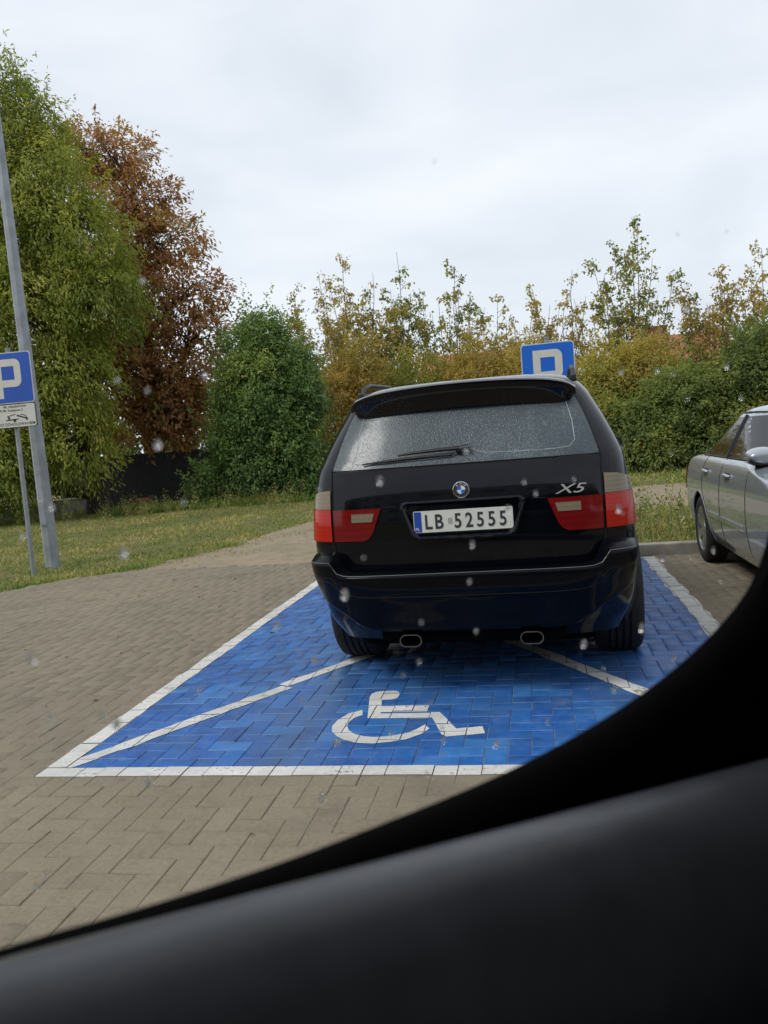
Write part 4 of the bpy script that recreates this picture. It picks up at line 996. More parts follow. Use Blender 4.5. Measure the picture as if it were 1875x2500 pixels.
for ay in (0.0, 2.82): arch_trim(suv, lambda y, z: abs(X5.pt(X5.uy(y, z), z).x)+0.004, ay, 0.37, 0.435, MAT['black_trim'])
g = Geo(); g.bbox(-0.66, 0.66, -0.62, 3.3, 0.2, 0.5, 0.06); g.build('underbody', MAT['under'], suv)
g = Geo(); g.bbox(-0.5, 0.5, -0.86, -0.58, 0.27, 0.42, 0.05); g.build('muffler', MAT['under'], suv, True)
g = Geo(); g.tube([(-0.75, 0, 0.36), (0.75, 0, 0.36)], 0.05, 10); g.build('rear_axle', MAT['under'], suv, True)
for (sx_, yy) in ((-1, 0), (1, 0), (-1, 2.82), (1, 2.82)):
    wheel(suv, sx_*0.79, yy, 0.37, 0.28 if yy == 0 else 0.25, 0.24, sx_, 5)
# tailgate glass
ux = X5.ux
def rear_patch(rows, off, mat, name, parent=suv, nu=20, skirt=0.006, sub=4):
    return X5.patch([(z, ux(a, z), ux(b, z)) for z, a, b in rows], off, nu, skirt, sub).build(name, mat, parent, True)
win = rear_patch([(1.225, -0.71, 0.71), (1.30, -0.69, 0.69), (1.40, -0.66, 0.66), (1.50, -0.622, 0.622), (1.585, -0.575, 0.575)], 0.004, MAT['wet_glass'], 'rear_window', nu=30)
rim = [(-0.595, 1.262), (-0.575, 1.29), (-0.565, 1.40), (-0.545, 1.50), (-0.52, 1.545)]
pl = [(x, z) for x, z in rim[::-1]]+[(-0.56, 1.251), (-0.45, 1.249), (-0.2, 1.255), (-0.05, 1.262), (0.02, 1.29), (0.06, 1.292), (0.13, 1.268), (0.3, 1.262), (0.5, 1.262), (0.565, 1.268), (0.592, 1.30), (0.585, 1.40), (0.56, 1.50), (0.54, 1.545)]
MAT['frit'] = pmat('glass_edge_print', (0.40, 0.46, 0.48), 0.5)
g = Geo(); g.tube(X5.line([(ux(x, z), z) for x, z in pl], 0.0045), 0.0018, 5); g.build('glass_border', MAT['frit'], win, True)
# dark seam round the tailgate
def seam(pts, r=0.0032, mat='gap', name='panel_gap', parent=suv, off=0.0005):
    g = Geo(); out = []
    for i in range(len(pts)-1):
        for k in range(6): t = k/6; out.append((pts[i][0]*(1-t)+pts[i+1][0]*t, pts[i][1]*(1-t)+pts[i+1][1]*t))
    out.append(pts[-1]); g.tube(X5.line([(ux(x, z), z) for x, z in out], off), r, 6); return g.build(name, MAT[mat], parent, True)
seam([(-0.718, 1.222), (0.718, 1.222)], 0.004)
for s in (-1, 1):
    seam([(s*0.58, 1.59), (s*0.625, 1.50), (s*0.664, 1.40), (s*0.695, 1.30), (s*0.718, 1.222), (s*0.716, 1.10), (s*0.716, 0.95), (s*0.716, 0.72)], 0.0038)
    seam([(s*0.36, 1.022), (s*0.43, 1.018)], 0.003)
# roof spoiler
g = Geo(); loops = []
for k in range(41):
    t = -1+2*k/40; x = 0.615*t; e = (1-abs(t)**7)**0.5 if abs(t) < 1 else 0.0; q = 0.25+0.75*e
    zt = 1.662-0.035*t*t-0.02*abs(t)**8; rise = 0.02*(1-e)
    prof = [(-0.30, zt+0.012), (-0.45, zt+0.012), (-0.60, zt+0.006), (-0.70, zt-0.004), (-0.722, zt-0.014), (-0.722, zt-0.026), (-0.708, zt-0.05), (-0.688, zt-0.09*q), (-0.672, zt-0.140*q), (-0.60, zt-0.145*q), (-0.5, zt-0.10), (-0.30, zt-0.05)]
    loops.append([(x, -0.30+(y+0.30)*(0.86+0.14*e)+0.03*t*t, z-rise) for y, z in prof])
g.loft(loops, True, True, True); sp = g.build('roof_spoiler', MAT['black_paint'], suv, True)
g = Geo(); g.bbox(-0.16, 0.16, -0.668, -0.655, 1.592, 1.606, 0.003); g.build('brake_light', MAT['red_lens'], sp)
# roof rails
for s in (-1, 1):
    g = Geo(); pts = [(s*0.615, -0.36, 1.62), (s*0.612, -0.28, 1.688), (s*0.607, -0.12, 1.716), (s*0.602, 0.4, 1.73), (s*0.602, 0.8, 1.715), (s*0.605, 1.0, 1.65)]
    g.tube(pts, [0.013, 0.015, 0.013, 0.012, 0.012, 0.012], 10); rl = g.build('roof_rail', MAT['black_trim'], suv, True)
    g = Geo(); g.bbox(s*0.61-0.02, s*0.61+0.02, -0.40, -0.27, 1.60, 1.66, 0.012); g.build('rail_foot', MAT['black_trim'], rl, True)
# lamps
for s in (-1, 1):
    lab = 'left' if s < 0 else 'right'
    def U2(rows): return [(z, min(s*a, s*b), max(s*a, s*b)) for z, a, b in rows]
    outer = X5.patch(U2([(0.845, ux(0.724, 0.845), X5.uy(-0.44, 0.845)), (0.93, ux(0.724, 0.93), X5.uy(-0.47, 0.93)), (1.018, ux(0.724, 1.018), X5.uy(-0.52, 1.018))]), 0.010, 14).build('tail_lamp', MAT['bright_red_lens'], suv, True)
    X5.patch(U2([(1.021, ux(0.724, 1.021), X5.uy(-0.55, 1.021)), (1.06, ux(0.724, 1.06), X5.uy(-0.61, 1.06)), (1.095, ux(0.724, 1.095), X5.uy(-0.69, 1.095)), (1.115, ux(0.724, 1.115), X5.uy(-0.76, 1.115)), (1.121, ux(0.728, 1.121), X5.uy(-0.80, 1.121))]), 0.010, 14).build('clear_lens', MAT['clear_lens'], outer, True)
    inner = X5.patch(U2([(0.845, ux(0.535, 0.845), ux(0.709, 0.845)), (0.86, ux(0.508, 0.86), ux(0.709, 0.86)), (0.89, ux(0.485, 0.89), ux(0.709, 0.89)), (0.96, ux(0.458, 0.96), ux(0.709, 0.96)), (1.015, ux(0.436, 1.015), ux(0.709, 1.015))]), 0.008, 14).build('tail_lamp', MAT['red_lens'], suv, True)
    X5.patch(U2([(0.945, ux(0.488, 0.945), ux(0.602, 0.945)), (0.99, ux(0.474, 0.99), ux(0.602, 0.99))]), 0.0105, 8, 0.004).build('reverse_lens', MAT['clear_lens'], inner, True)
# plate panel
def ring_pts(wt, wb, zt, zb, r, off, y_extra=0.0):
    """rounded trapezoid loop lying on the tailgate, moved out by off"""
    c = [(-wb, zb), (wb, zb), (wt, zt), (-wt, zt)]; pts = []
    for i in range(4):
        p0, p1, p2 = (Vector(c[(i+k-1) % 4]) for k in range(3))
        a = p1+(p0-p1).normalized()*r; b = p1+(p2-p1).normalized()*r
        for k in range(7):
            t = k/6; q = a*(1-t)**2+p1*2*t*(1-t)+b*t*t; pts.append(q)
    return [Vector((q.x, X5.pt(ux(q.x, q.y), q.y).y-off, q.y)) for q in pts]
g = Geo()
g.loft([ring_pts(0.345, 0.275, 1.048, 0.832, 0.05, -0.004), ring_pts(0.338, 0.270, 1.042, 0.838, 0.05, 0.022), ring_pts(0.325, 0.262, 1.034, 0.846, 0.045, 0.026), ring_pts(0.300, 0.245, 1.018, 0.862, 0.035, 0.008), ring_pts(0.292, 0.243, 1.012, 0.866, 0.03, -0.012)], True)
hp2 = g.build('plate_surround', MAT['black_paint'], suv, True)
g = Geo(); g.loft([ring_pts(0.294, 0.245, 1.014, 0.864, 0.03, -0.010), ring_pts(0.05, 0.05, 0.95, 0.93, 0.005, -0.010)], True, False, True); g.build('plate_recess', MAT['black_trim'], hp2)
yb = X5.pt(0, 0.93).y-0.012
lpn = tag(slab_xz(rrect(-0.262, 0.262, 0.868, 0.988, 0.008), yb+0.004, yb+0.012).build('number_plate', MAT['black_trim'], suv))
slab_xz(rrect(-0.260, 0.260, 0.875, 0.9885, 0.008), yb, yb+0.0035).build('plate_face', MAT['plate_white'], lpn)
slab_xz(rrect(-0.2565, -0.218, 0.8785, 0.985, 0.006), yb-0.0014, yb-0.0002).build('country_band', MAT['plate_blue'], lpn)
text_mesh('plate_letters', 'PL', 0.024, MAT['badge_white'], lpn, (-0.2525, yb-0.002, 0.885), extrude=0.0004)
for t, x in (('L', -0.203), ('B', -0.150)): text_mesh('plate_letters', t, 0.107, MAT['print'], lpn, (x, yb-0.0012, 0.8935), sx=0.80, extrude=0.0006, bold=0.0018)
for k, t in enumerate('52555'): text_mesh('plate_letters', t, 0.107, MAT['print'], lpn, (-0.046+k*0.0585, yb-0.0012, 0.8935), sx=0.78, extrude=0.0006, bold=0.0018)
MAT['sticker'] = pmat('plate_sticker', (0.52, 0.52, 0.49), 0.3, 0.3)
slab_xz(rrect(-0.078, -0.055, 0.917, 0.947, 0.003), yb-0.0012, yb-0.0002).build('plate_sticker', MAT['sticker'], lpn)
# badge
yb2 = X5.pt(0, 1.085).y-0.004
def disc(r0, r1, y0, y1, zc, n=36, a0=0, a1=2*PI):
    g = Geo(); k = n
    loops = [[(r*math.cos(a0+(a1-a0)*i/k), y, zc+r*math.sin(a0+(a1-a0)*i/k)) for i in range(k+1)] for r, y in ((r0, y1), (r0, y0), (r1, y0), (r1, y1))]
    g.loft(loops, False); return g
bd = disc(0.0, 0.041, yb2-0.006, yb2+0.02, 1.087).build('badge', MAT['print'], suv)
g = Geo(); g.tube([(0.041*math.cos(2*PI*k/40), yb2-0.005, 1.087+0.041*math.sin(2*PI*k/40)) for k in range(41)], 0.0035, 8, False); g.build('badge_ring', MAT['chrome'], bd, True)
for k in range(4):
    disc(0.0, 0.0215, yb2-0.0085, yb2-0.0062, 1.087, 10, k*PI/2, (k+1)*PI/2).build('badge_quarter', MAT['badge_white'] if k % 2 == 0 else MAT['badge_blue'], bd)
g = Geo(); g.tube([(0.0222*math.cos(2*PI*k/40), yb2-0.0068, 1.087+0.0222*math.sin(2*PI*k/40)) for k in range(41)], 0.0011, 6, False); g.build('badge_ring', MAT['chrome'], bd, True)
for ch, a in (('B', 130), ('M', 90), ('W', 50)):
    t = text_mesh('badge_letter', ch, 0.015, MAT['badge_white'], bd, (0, 0, 0), align='CENTER', extrude=0.0005)
    t.data.transform(Matrix.Translation((0.031*math.cos(math.radians(a)), yb2-0.007, 1.087+0.031*math.sin(math.radians(a)))) @ Matrix.Rotation(-math.radians(a-90), 4, 'Y') @ Matrix.Translation((0, 0, -0.0055)))
yx = X5.pt(ux(0.58, 1.06), 1.06).y
MAT['bright_letter'] = pmat('bright_letter', (0.5, 0.5, 0.5), 0.35, 0.2)
mb = text_mesh('model_letters', 'X5', 0.068, MAT['bright_letter'], suv, (0, 0, 0), sx=1.75, extrude=0.003, shear=0.35)
xa, xb = 0.478, 0.672
ya_, yb_ = X5.pt(ux(xa, 1.06), 1.06).y, X5.pt(ux(xb, 1.06), 1.06).y
mb.data.transform(Matrix.Translation((xa, min(X5.pt(ux(xa, 1.037), 1.037).y, ya_)-0.009, 1.035)) @ Matrix.Rotation(math.atan2(yb_-ya_, xb-xa)*0.85, 4, 'Z'))
# wiper
g = Geo(); P0 = X5.pt(ux(0.03, 1.285), 1.285)+Vector((0, -0.012, 0)); g.tube(X5.line([(ux(-0.02, 1.283), 1.283), (ux(0.0, 1.284), 1.284), (ux(0.05, 1.292), 1.292)], 0.02), [0.014, 0.020, 0.022], 10)
wp = g.build('wiper', MAT['black_trim'], suv, True)
g = Geo(); g.tube(X5.line([(ux(x, z), z) for x, z in ((0.0, 1.286), (-0.12, 1.284), (-0.25, 1.277), (-0.33, 1.27))], 0.032), [0.012, 0.010, 0.008, 0.005], 8); g.build('wiper_arm', MAT['black_trim'], wp, True)
g = Geo(); g.tube(X5.line([(ux(x, z), z) for x, z in ((-0.04, 1.264), (-0.2, 1.262), (-0.38, 1.255), (-0.53, 1.245))], 0.016), [0.006, 0.008, 0.008, 0.004], 8); g.build('wiper_blade', MAT['black_trim'], wp, True)
# rear bumper: one moulded skin with its own top ledge
def bump_zt(x):
    a = np.array([abs(x)]); return float(hermite([0, 0.60, 0.66, 0.69, 0.708, 0.718, 0.728, 0.80, 0.92], [0.670, 0.670, 0.673, 0.682, 0.70, 0.726, 0.742, 0.742, 0.735], a)[0])
def bump_zb(x):
    a = np.array([abs(x)]); return float(hermite([0, 0.45, 0.58, 0.66, 0.72, 0.80, 0.86, 0.92], [0.352, 0.354, 0.366, 0.40, 0.445, 0.487, 0.515, 0.53], a)[0])
def bump_pt(u, t):
    n = 5.0; p = abs(u)*PI/2; S, C = math.sin(p), math.cos(p); q = (S**n+C**n)**(-1/n); sg = 1 if u >= 0 else -1
    x = q*S*0.892; zt, zb = bump_zt(x), bump_zb(x); z = zb+(zt-zb)*t
    # profile: foot lip, valance, crease, main face, top edge
    pr = float(hermite([0, 0.06, 0.12, 0.30, 0.50, 0.60, 0.66, 0.80, 0.93, 0.98, 1.0], [0.080, 0.062, 0.060, 0.048, 0.034, 0.024, 0.014, 0.005, 0.0, 0.004, 0.014], np.array([t]))[0])
    narrow = float(np.interp(z, [0.35, 0.5, 0.62, 0.75], [0.925, 0.95, 0.985, 1.0]))
    yr = -0.995+pr; d = 0.52
    return Vector((sg*x*narrow, yr+d-d*q*C, z))
g = Geo(); us = np.linspace(-1, 1, 181); ts = [0, 0.03, 0.05, 0.075, 0.10, 0.2, 0.3, 0.4, 0.5, 0.55, 0.60, 0.63, 0.66, 0.73, 0.8, 0.86, 0.93, 0.96, 0.98, 1.0]
loops = [[bump_pt(u, t) for u in us] for t in ts]
# inward ledge at the top
def shoulder(p): return float(np.interp(abs(p.x), [0.70, 0.76], [0.0, 1.0]))
loops.append([Vector((p.x*0.985, p.y+0.03, p.z+0.004+0.022*shoulder(p))) for p in loops[len(ts)-1]]); loops.append([Vector((p.x*0.95, p.y+0.09, p.z+0.006+0.042*shoulder(p))) for p in loops[len(ts)-1]])
loops.insert(0, [Vector((p.x*0.96, p.y+0.05, p.z+0.01)) for p in loops[0]])
g.loft(loops, False); MAT['bumper'] = pmat('bumper_paint', (0.0022, 0.0026, 0.0045), 0.25, 0.0, 0.14, var=0.3, scale=4, rvar=0.08, spec=0.08)
bp = g.build('rear_bumper', MAT['bumper'], suv, True)
g = Geo(); g.tube([bump_pt(u, 0.995)+Vector((0, -0.002, 0.001)) for u in np.linspace(-0.62, 0.62, 50)], 0.0019, 6); g.build('bumper_edge_strip', MAT['edge_strip'], bp, True)  # thin grey tube stands in for light reflecting along the ledge edge
g = Geo(); g.tube([bump_pt(u, 0.62)+Vector((0, -0.001, 0)) for u in np.linspace(-0.60, 0.60, 50)], 0.003, 6); g.build('panel_gap', MAT['gap'], bp, True)
for s in (-1, 1):
    pts = [bump_pt(s*u, t)+Vector((0, 0.0, 0)) for u, t in ((0.80, 0.99), (0.82, 0.7), (0.80, 0.45), (0.76, 0.2))]
g = Geo(); g.bbox(0.045, 0.085, -0.925, -0.905, 0.372, 0.405, 0.004); g.build('tow_eye_cover', MAT['black_trim'], bp)
# exhaust tips
for s in (-1, 1):
    def oval(w_, h_, y):
        r_ = h_/2; c_ = w_/2-r_; P_ = []
        for k in range(32):
            a = 2*PI*(k+0.5)/32; P_.append((s*0.318+math.copysign(c_, math.cos(a))+r_*math.cos(a), y, 0.305+r_*math.sin(a)))
        return P_
    g = Geo(); g.loft([oval(0.108, 0.058, -0.70), oval(0.108, 0.058, -0.90), oval(0.120, 0.068, -0.925), oval(0.119, 0.067, -0.931), oval(0.110, 0.058, -0.931), oval(0.098, 0.048, -0.90), oval(0.098, 0.048, -0.75)], True)
    MAT['sooty_chrome'] = pmat('sooty_chrome', (0.28, 0.27, 0.26), 0.25, 1.0, var=0.3, scale=20); ex = g.build('exhaust_tip', MAT['sooty_chrome'], suv, True)
    g = Geo(); g.loft([oval(0.099, 0.049, -0.80), oval(0.02, 0.01, -0.80)], True, False, True); g.build('exhaust_core', MAT['under'], ex)
# side windows, mirrors, door seams and handles
for s in (-1, 1):
    for (ya, yb_, yc_, yd) in ((-0.52, 0.02, -0.32, 0.06), (0.09, 0.88, 0.13, 0.86), (0.95, 1.85, 0.93, 1.42)):
        rows = []
        for k in range(5):
            t = k/4; z = 1.20+0.34*t; a = X5.uy(ya+(yc_-ya)*t, z); b = X5.uy(yb_+(yd-yb_)*t, z); rows.append((z, min(s*a, s*b), max(s*a, s*b)))
        X5.patch(rows, 0.003, 8, 0.006, 2).build('side_window', MAT['dark_glass'], suv, True)
    for yy in (0.06, 0.91, 1.95):
        g = Geo(); g.tube(X5.line([(s*X5.uy(yy, z), z) for z in np.linspace(0.45 if yy > 0.5 else 0.85, 1.19, 12)], 0.0005), 0.003, 5); g.build('panel_gap', MAT['gap'], suv)
    for yy in (0.22, 1.08):
        c = X5.pt(s*X5.uy(yy, 1.03), 1.03); g = Geo(); g.bbox(min(c.x-0.005*s, c.x+0.03*s), max(c.x-0.005*s, c.x+0.03*s), yy-0.1, yy+0.1, 1.015, 1.045, 0.008); g.build('door_handle', MAT['black_paint'], suv, True)
    c = X5.pt(s*X5.uy(1.9, 1.17), 1.17); g = Geo()
    rg = [[(c.x+s*(0.06+q), 1.9+yy, 1.20+zz*sc) for q, zz in ((0, -0.075), (0.06, -0.082), (0.125, -0.065), (0.14, 0.0), (0.125, 0.06), (0.06, 0.078), (0, 0.07), (-0.02, 0.0))] for yy, sc in ((-0.02, 0.9), (-0.01, 1.0), (0.04, 0.95), (0.10, 0.7), (0.13, 0.35))]
    g.loft(rg, True, True, True); mr = g.build('wing_mirror', MAT['black_paint'], suv, False); mr.modifiers.new('smooth', 'SUBSURF').render_levels = 3; mr.data.polygons.foreach_set('use_smooth', [True]*len(mr.data.polygons))
    g = Geo(); g.bbox(min(c.x-0.03*s, c.x+0.08*s), max(c.x-0.03*s, c.x+0.08*s), 1.90, 1.98, 1.12, 1.15, 0.01); g.build('mirror_arm', MAT['black_trim'], mr, True)
    g = Geo(); g.add([(c.x+s*(0.06+q), 1.876, 1.20+zz*0.8) for q, zz in ((0, -0.075), (0.06, -0.082), (0.125, -0.065), (0.14, 0.0), (0.125, 0.06), (0.06, 0.078), (0, 0.07), (-0.02, 0.0))], [tuple(range(8))]); g.build('mirror_glass', MAT['chrome'], mr)
# windscreen
X5.patch([(1.15, X5.uy(1.98, 1.15, -1)-0.3, 0)][:0]+[(z, 3-0.86, 3+0.0) for z in (1.16, 1.3, 1.45, 1.58)], 0.003, 10, 0.006, 2).build('windscreen', MAT['dark_glass'], suv, True)
X5.patch([(z, -3.0, -(3-0.86)) for z in (1.16, 1.3, 1.45, 1.58)], 0.003, 10, 0.006, 2).build('windscreen', MAT['dark_glass'], suv, True)

# ------------------------------------------------------------------ the silver car (faces the camera)
sed = tag(empty('parked_saloon', (4.665, 4.97, 0.0), PI), 'silver saloon car parked nose out in the next bay, rear wheel at the kerb', 'car')
A4 = Shell([
    (0.22, 0.80, -0.72, 3.25, 0.5, 3.2, 0.8, 2.8), (0.34, 0.855, -0.90, 3.45, 0.5, 3.2, 0.8, 2.8), (0.50, 0.882, -0.97, 3.52, 0.5, 3.2, 0.8, 2.8), (0.62, 0.888, -0.975, 3.48, 0.5, 3.2, 0.8, 2.8),
    (0.74, 0.885, -0.97, 3.36, 0.5, 3.2, 0.8, 2.8), (0.82, 0.878, -0.955, 3.10, 0.5, 3.2, 0.7, 2.8), (0.90, 0.862, -0.93, 2.60, 0.5, 3.2, 0.5, 2.8), (0.955, 0.840, -0.88, 2.15, 0.48, 3.2, 0.45, 2.8), (0.985, 0.818, -0.72, 2.02, 0.45, 3.2, 0.45, 2.8), (1.005, 0.800, -0.45, 1.95, 0.4, 3.2, 0.45, 2.8),
    (1.03, 0.785, -0.26, 1.88, 0.4, 3.2, 0.45, 2.8), (1.12, 0.745, -0.06, 1.70, 0.4, 3.2, 0.45, 2.8), (1.22, 0.695, 0.13, 1.50, 0.4, 3.2, 0.45, 2.8), (1.30, 0.652, 0.28, 1.34, 0.35, 3.2, 0.4, 2.8), (1.36, 0.612, 0.40, 1.20, 0.32, 3.0, 0.35, 2.8), (1.40, 0.55, 0.52, 1.06, 0.25, 2.8, 0.25, 2.6), (1.425, 0.40, 0.64, 0.94, 0.15, 2.4, 0.15, 2.4), (1.433, 0.15, 0.74, 0.84, 0.05, 2.2, 0.05, 2.2)])
zs = list(np.linspace(0.22, 0.94, 34))+list(np.linspace(0.94, 1.06, 18))[1:]+list(np.linspace(1.06, 1.34, 20))[1:]+list(np.linspace(1.34, 1.433, 16))[1:]
A4.body('body', MAT['silver'], sed, zs, [(0.0, 0.315, 0.355), (2.65, 0.315, 0.355)])
for ay in (0.0, 2.65): arch_trim(sed, lambda y, z: abs(A4.pt(A4.uy(y, z), z).x)-0.006, ay, 0.315, 0.358, MAT['silver'], lip=0.009)
g = Geo(); g.bbox(-0.62, 0.62, -0.6, 3.1, 0.17, 0.45, 0.05); g.build('underbody', MAT['under'], sed)
for (sx_, yy) in ((-1, 0), (1, 0), (-1, 2.65), (1, 2.65)): wheel(sed, sx_*0.775, yy, 0.315, 0.205, 0.205, sx_, 7)
for s in (-1, 1):
    quad = (((-0.02, 0.14, 0.12, 0.21)), (0.175, 0.86, 0.25, 0.86), (0.93, 1.72, 0.93, 1.36))
    for i, (ya, yb_, yc_, yd) in enumerate(quad):
        rows = []
        zt = 1.20 if i == 0 else 1.335
        for k in range(6):
            t = k/5; z = 1.012+(zt-1.012)*t; a = A4.uy(ya+(yc_-ya)*t*(1.0), z); b = A4.uy(yb_+(yd-yb_)*t, z); rows.append((z, min(s*a, s*b), max(s*a, s*b)))
        A4.patch(rows, 0.003, 8, 0.006, 2).build('side_window', MAT['dark_glass'], sed, True)
    # bright frame line above the windows, belt trim, door seams
    fr = [(-0.06, 1.008), (0.03, 1.10), (0.13, 1.22), (0.23, 1.31), (0.36, 1.355), (0.6, 1.368), (1.0, 1.365), (1.3, 1.345), (1.5, 1.25), (1.7, 1.10), (1.78, 1.02)]
    g = Geo(); out = []
    for i in range(len(fr)-1):
        for k in range(4): t = k/4; out.append((fr[i][0]*(1-t)+fr[i+1][0]*t, fr[i][1]*(1-t)+fr[i+1][1]*t))
    g.tube(A4.line([(s*A4.uy(y, z), z) for y, z in out], 0.003), 0.009, 6); g.build('window_trim', MAT['black_trim'], sed, True)
    g = Geo(); g.tube(A4.line([(s*A4.uy(y, 1.006), 1.006) for y in np.linspace(-0.06, 1.76, 24)], 0.003), 0.007, 6); g.build('belt_trim', MAT['black_trim'], sed, True)
    g = Geo(); g.tube(A4.line([(s*A4.uy(0.895, z), z) for z in np.linspace(1.01, 1.345, 8)], 0.002), 0.02, 6); g.build('door_pillar', MAT['black_trim'], sed, True)
    for yy, z0 in ((0.18, 0.70), (0.9, 0.25), (1.78, 0.3)):
        path = [(yy if z > 0.7 or yy != 0.18 else yy+(0.7-z)*0.5, z) for z in np.linspace(1.0, z0, 12)]
        if yy == 0.18: path += [(0.25, 0.62), (0.34, 0.50), (0.36, 0.30)]
        g = Geo(); g.tube(A4.line([(s*A4.uy(a, z), z) for a, z in path], 0.0003), 0.003, 5); g.build('panel_gap', MAT['gap'], sed)
    for a, b in ((0.42, 0.875), (0.925, 1.74)):
        rows = [(z, *sorted((s*A4.uy(a, z), s*A4.uy(b, z)))) for z in (0.488, 0.505, 0.522)]
        A4.patch(rows, 0.012, 10, 0.014, 1).build('side_moulding', MAT['silver'], sed, True)
        rows = [(z, *sorted((s*A4.uy(a+0.01, z), s*A4.uy(b-0.01, z)))) for z in (0.523, 0.529)]
        A4.patch(rows, 0.0135, 10, 0.01, 1).build('moulding_strip', MAT['sidestrip'], sed, True)
    for yy in (0.33, 1.17):
        c = A4.pt(s*A4.uy(yy, 0.875), 0.875)
        dsh = Geo(); dsh.bbox(min(c.x-0.012*s, c.x+0.002*s), max(c.x-0.012*s, c.x+0.002*s), yy-0.09, yy+0.07, 0.845, 0.90, 0.006); hd = dsh.build('door_handle', MAT['black_trim'], sed, True)
        g = Geo(); g.tube([(c.x+0.001*s, yy-0.10, 0.872), (c.x+0.022*s, yy-0.07, 0.878), (c.x+0.026*s, yy, 0.88), (c.x+0.022*s, yy+0.05, 0.878), (c.x+0.001*s, yy+0.085, 0.872)], [0.012, 0.016, 0.016, 0.016, 0.012], 8); g.build('grip', MAT['sidestrip'], hd, True)
    c = A4.pt(s*A4.uy(1.80, 1.02), 1.02); g = Geo()
    base_ring = ((-0.02, -0.03), (0.03, -0.062), (0.12, -0.06), (0.19, -0.03), (0.205, 0.015), (0.17, 0.055), (0.08, 0.07), (0.0, 0.055))
    rg = [[(c.x+s*(0.05+q*(0.9+0.1*sc)), 1.80+yy, 1.045+zz*sc*1.1) for q, zz in base_ring] for yy, sc in ((-0.03, 0.92), (-0.02, 1.0), (0.04, 1.0), (0.10, 0.82), (0.135, 0.45))]
    g.loft(rg, True, True, True); mr = g.build('wing_mirror', MAT['silver'], sed, False); mr.modifiers.new('smooth', 'SUBSURF').render_levels = 3; mr.data.polygons.foreach_set('use_smooth', [True]*len(mr.data.polygons))
    g = Geo(); rg = [[(c.x+s*(0.05+q), 1.80+yy, 1.045+min(zz, -0.028)*sc*1.1-0.006) for q, zz in base_ring] for yy, sc in ((-0.02, 1.0), (0.04, 1.0), (0.10, 0.8))]
    g.loft(rg, True, True, True); g.build('mirror_base', MAT['black_trim'], mr, True)
    g = Geo(); g.add([(c.x+s*(0.05+q*0.95), 1.765, 1.045+zz*0.8) for q, zz in base_ring], [tuple(range(8))]); g.build('mirror_glass', MAT['chrome'], mr)
    A4.patch([(z, *sorted((s*A4.ux(0.45, z), s*A4.uy(-0.62, z)))) for z in (0.66, 0.75, 0.82, 0.86)], 0.006, 10).build('tail_lamp', MAT['red_lens'], sed, True)
    A4.patch([(z, *sorted((s*A4.uy(3.05, z), s*2.72))) for z in (0.60, 0.68, 0.74)], 0.006, 10).build('headlamp', MAT['clear_lens'], sed, True)
for a, b in ((2.2, 3.0), (-3.0, -2.2)):
    A4.patch([(z, a, b) for z in (1.02, 1.12, 1.22, 1.33)], 0.003, 10, 0.006, 2).build('windscreen', MAT['dark_glass'], sed, True)
A4.patch([(z, -0.62, 0.62) for z in (1.04, 1.14, 1.24, 1.33)], 0.003, 14, 0.006, 2).build('rear_window', MAT['dark_glass'], sed, True)
g = Geo(); g.bbox(-0.5, 0.5, 3.44, 3.56, 0.42, 0.62, 0.03); g.build('grille', MAT['black_trim'], sed, True)

# ------------------------------------------------------------------ the car the photograph is taken from
HD = math.radians(50)
own = tag(empty('photographers_car', (CAM[0], CAM[1], 0.0), 0.0), 'dark door top and window edge of the car the photo is taken from', 'car interior')
UV = Vector((math.sin(HD), math.cos(HD), 0)); NV = Vector((-math.cos(HD), math.sin(HD), 0)); CZ = CAM[2]
def dp(u, n, z): return UV*u+NV*n+Vector((0, 0, CZ+z))
MAT['door_vinyl'] = pmat('door_vinyl', (0.092, 0.097, 0.110), 0.36, var=0.15, scale=30, bmp=0.10, bscale=1400, spec=0.5)
MAT['seal'] = pmat('window_seal', (0.003, 0.003, 0.003), 0.9, var=0.3, scale=40, spec=0.08)
MAT['headliner'] = pmat('headliner', (0.03, 0.03, 0.032), 0.95, var=0.1)
MAT['cabin'] = pmat('cabin_plastic', (0.012, 0.012, 0.013), 0.6, var=0.2)
MAT['own_paint'] = pmat('dark_body_paint', (0.01, 0.011, 0.014), 0.2, coat=1.0)
edge = [(-0.90, -0.175), (-0.5, -0.183), (-0.2, -0.187), (0.011, -0.189), (0.066, -0.193), (0.131, -0.194), (0.181, -0.192), (0.238, -0.189), (0.279, -0.185), (0.339, -0.175), (0.40, -0.158), (0.449, -0.136), (0.478, -0.116), (0.492, -0.097), (0.501, -0.08), (0.512, -0.04), (0.525, 0.05), (0.54, 0.16), (0.55, 0.25), (0.53, 0.30), (0.47, 0.325), (0.2, 0.335), (-0.4, 0.335), (-0.90, 0.325)]
def smooth_loop(p, it=1):
    for _ in range(it):
        q = []
        for i in range(len(p)):
            a, b = p[i], p[(i+1) % len(p)]; q += [(a[0]*0.75+b[0]*0.25, a[1]*0.75+b[1]*0.25), (a[0]*0.25+b[0]*0.75, a[1]*0.25+b[1]*0.75)]
        p = q
    return p
eg = smooth_loop(edge, 2)
cu, cz_ = -0.15, 0.08
def grow(p, k):
    v = Vector((p[0]-cu, p[1]-cz_)); v.normalize(); return (p[0]+v.x*k, p[1]+v.y*k)
def outer_pt(p):
    # push out to the rectangle of the door shell
    v = Vector((p[0]-cu, p[1]-cz_)); t = 1e9
    for lim, c in ((0.80-cu, v.x), (-1.05-cu, v.x), (0.36-cz_, v.y), (-0.42-cz_, v.y)):
        if abs(c) > 1e-6 and lim/c > 0: t = min(t, lim/c)
    return (cu+v.x*t, cz_+v.y*t)
g = Geo(); loops = []
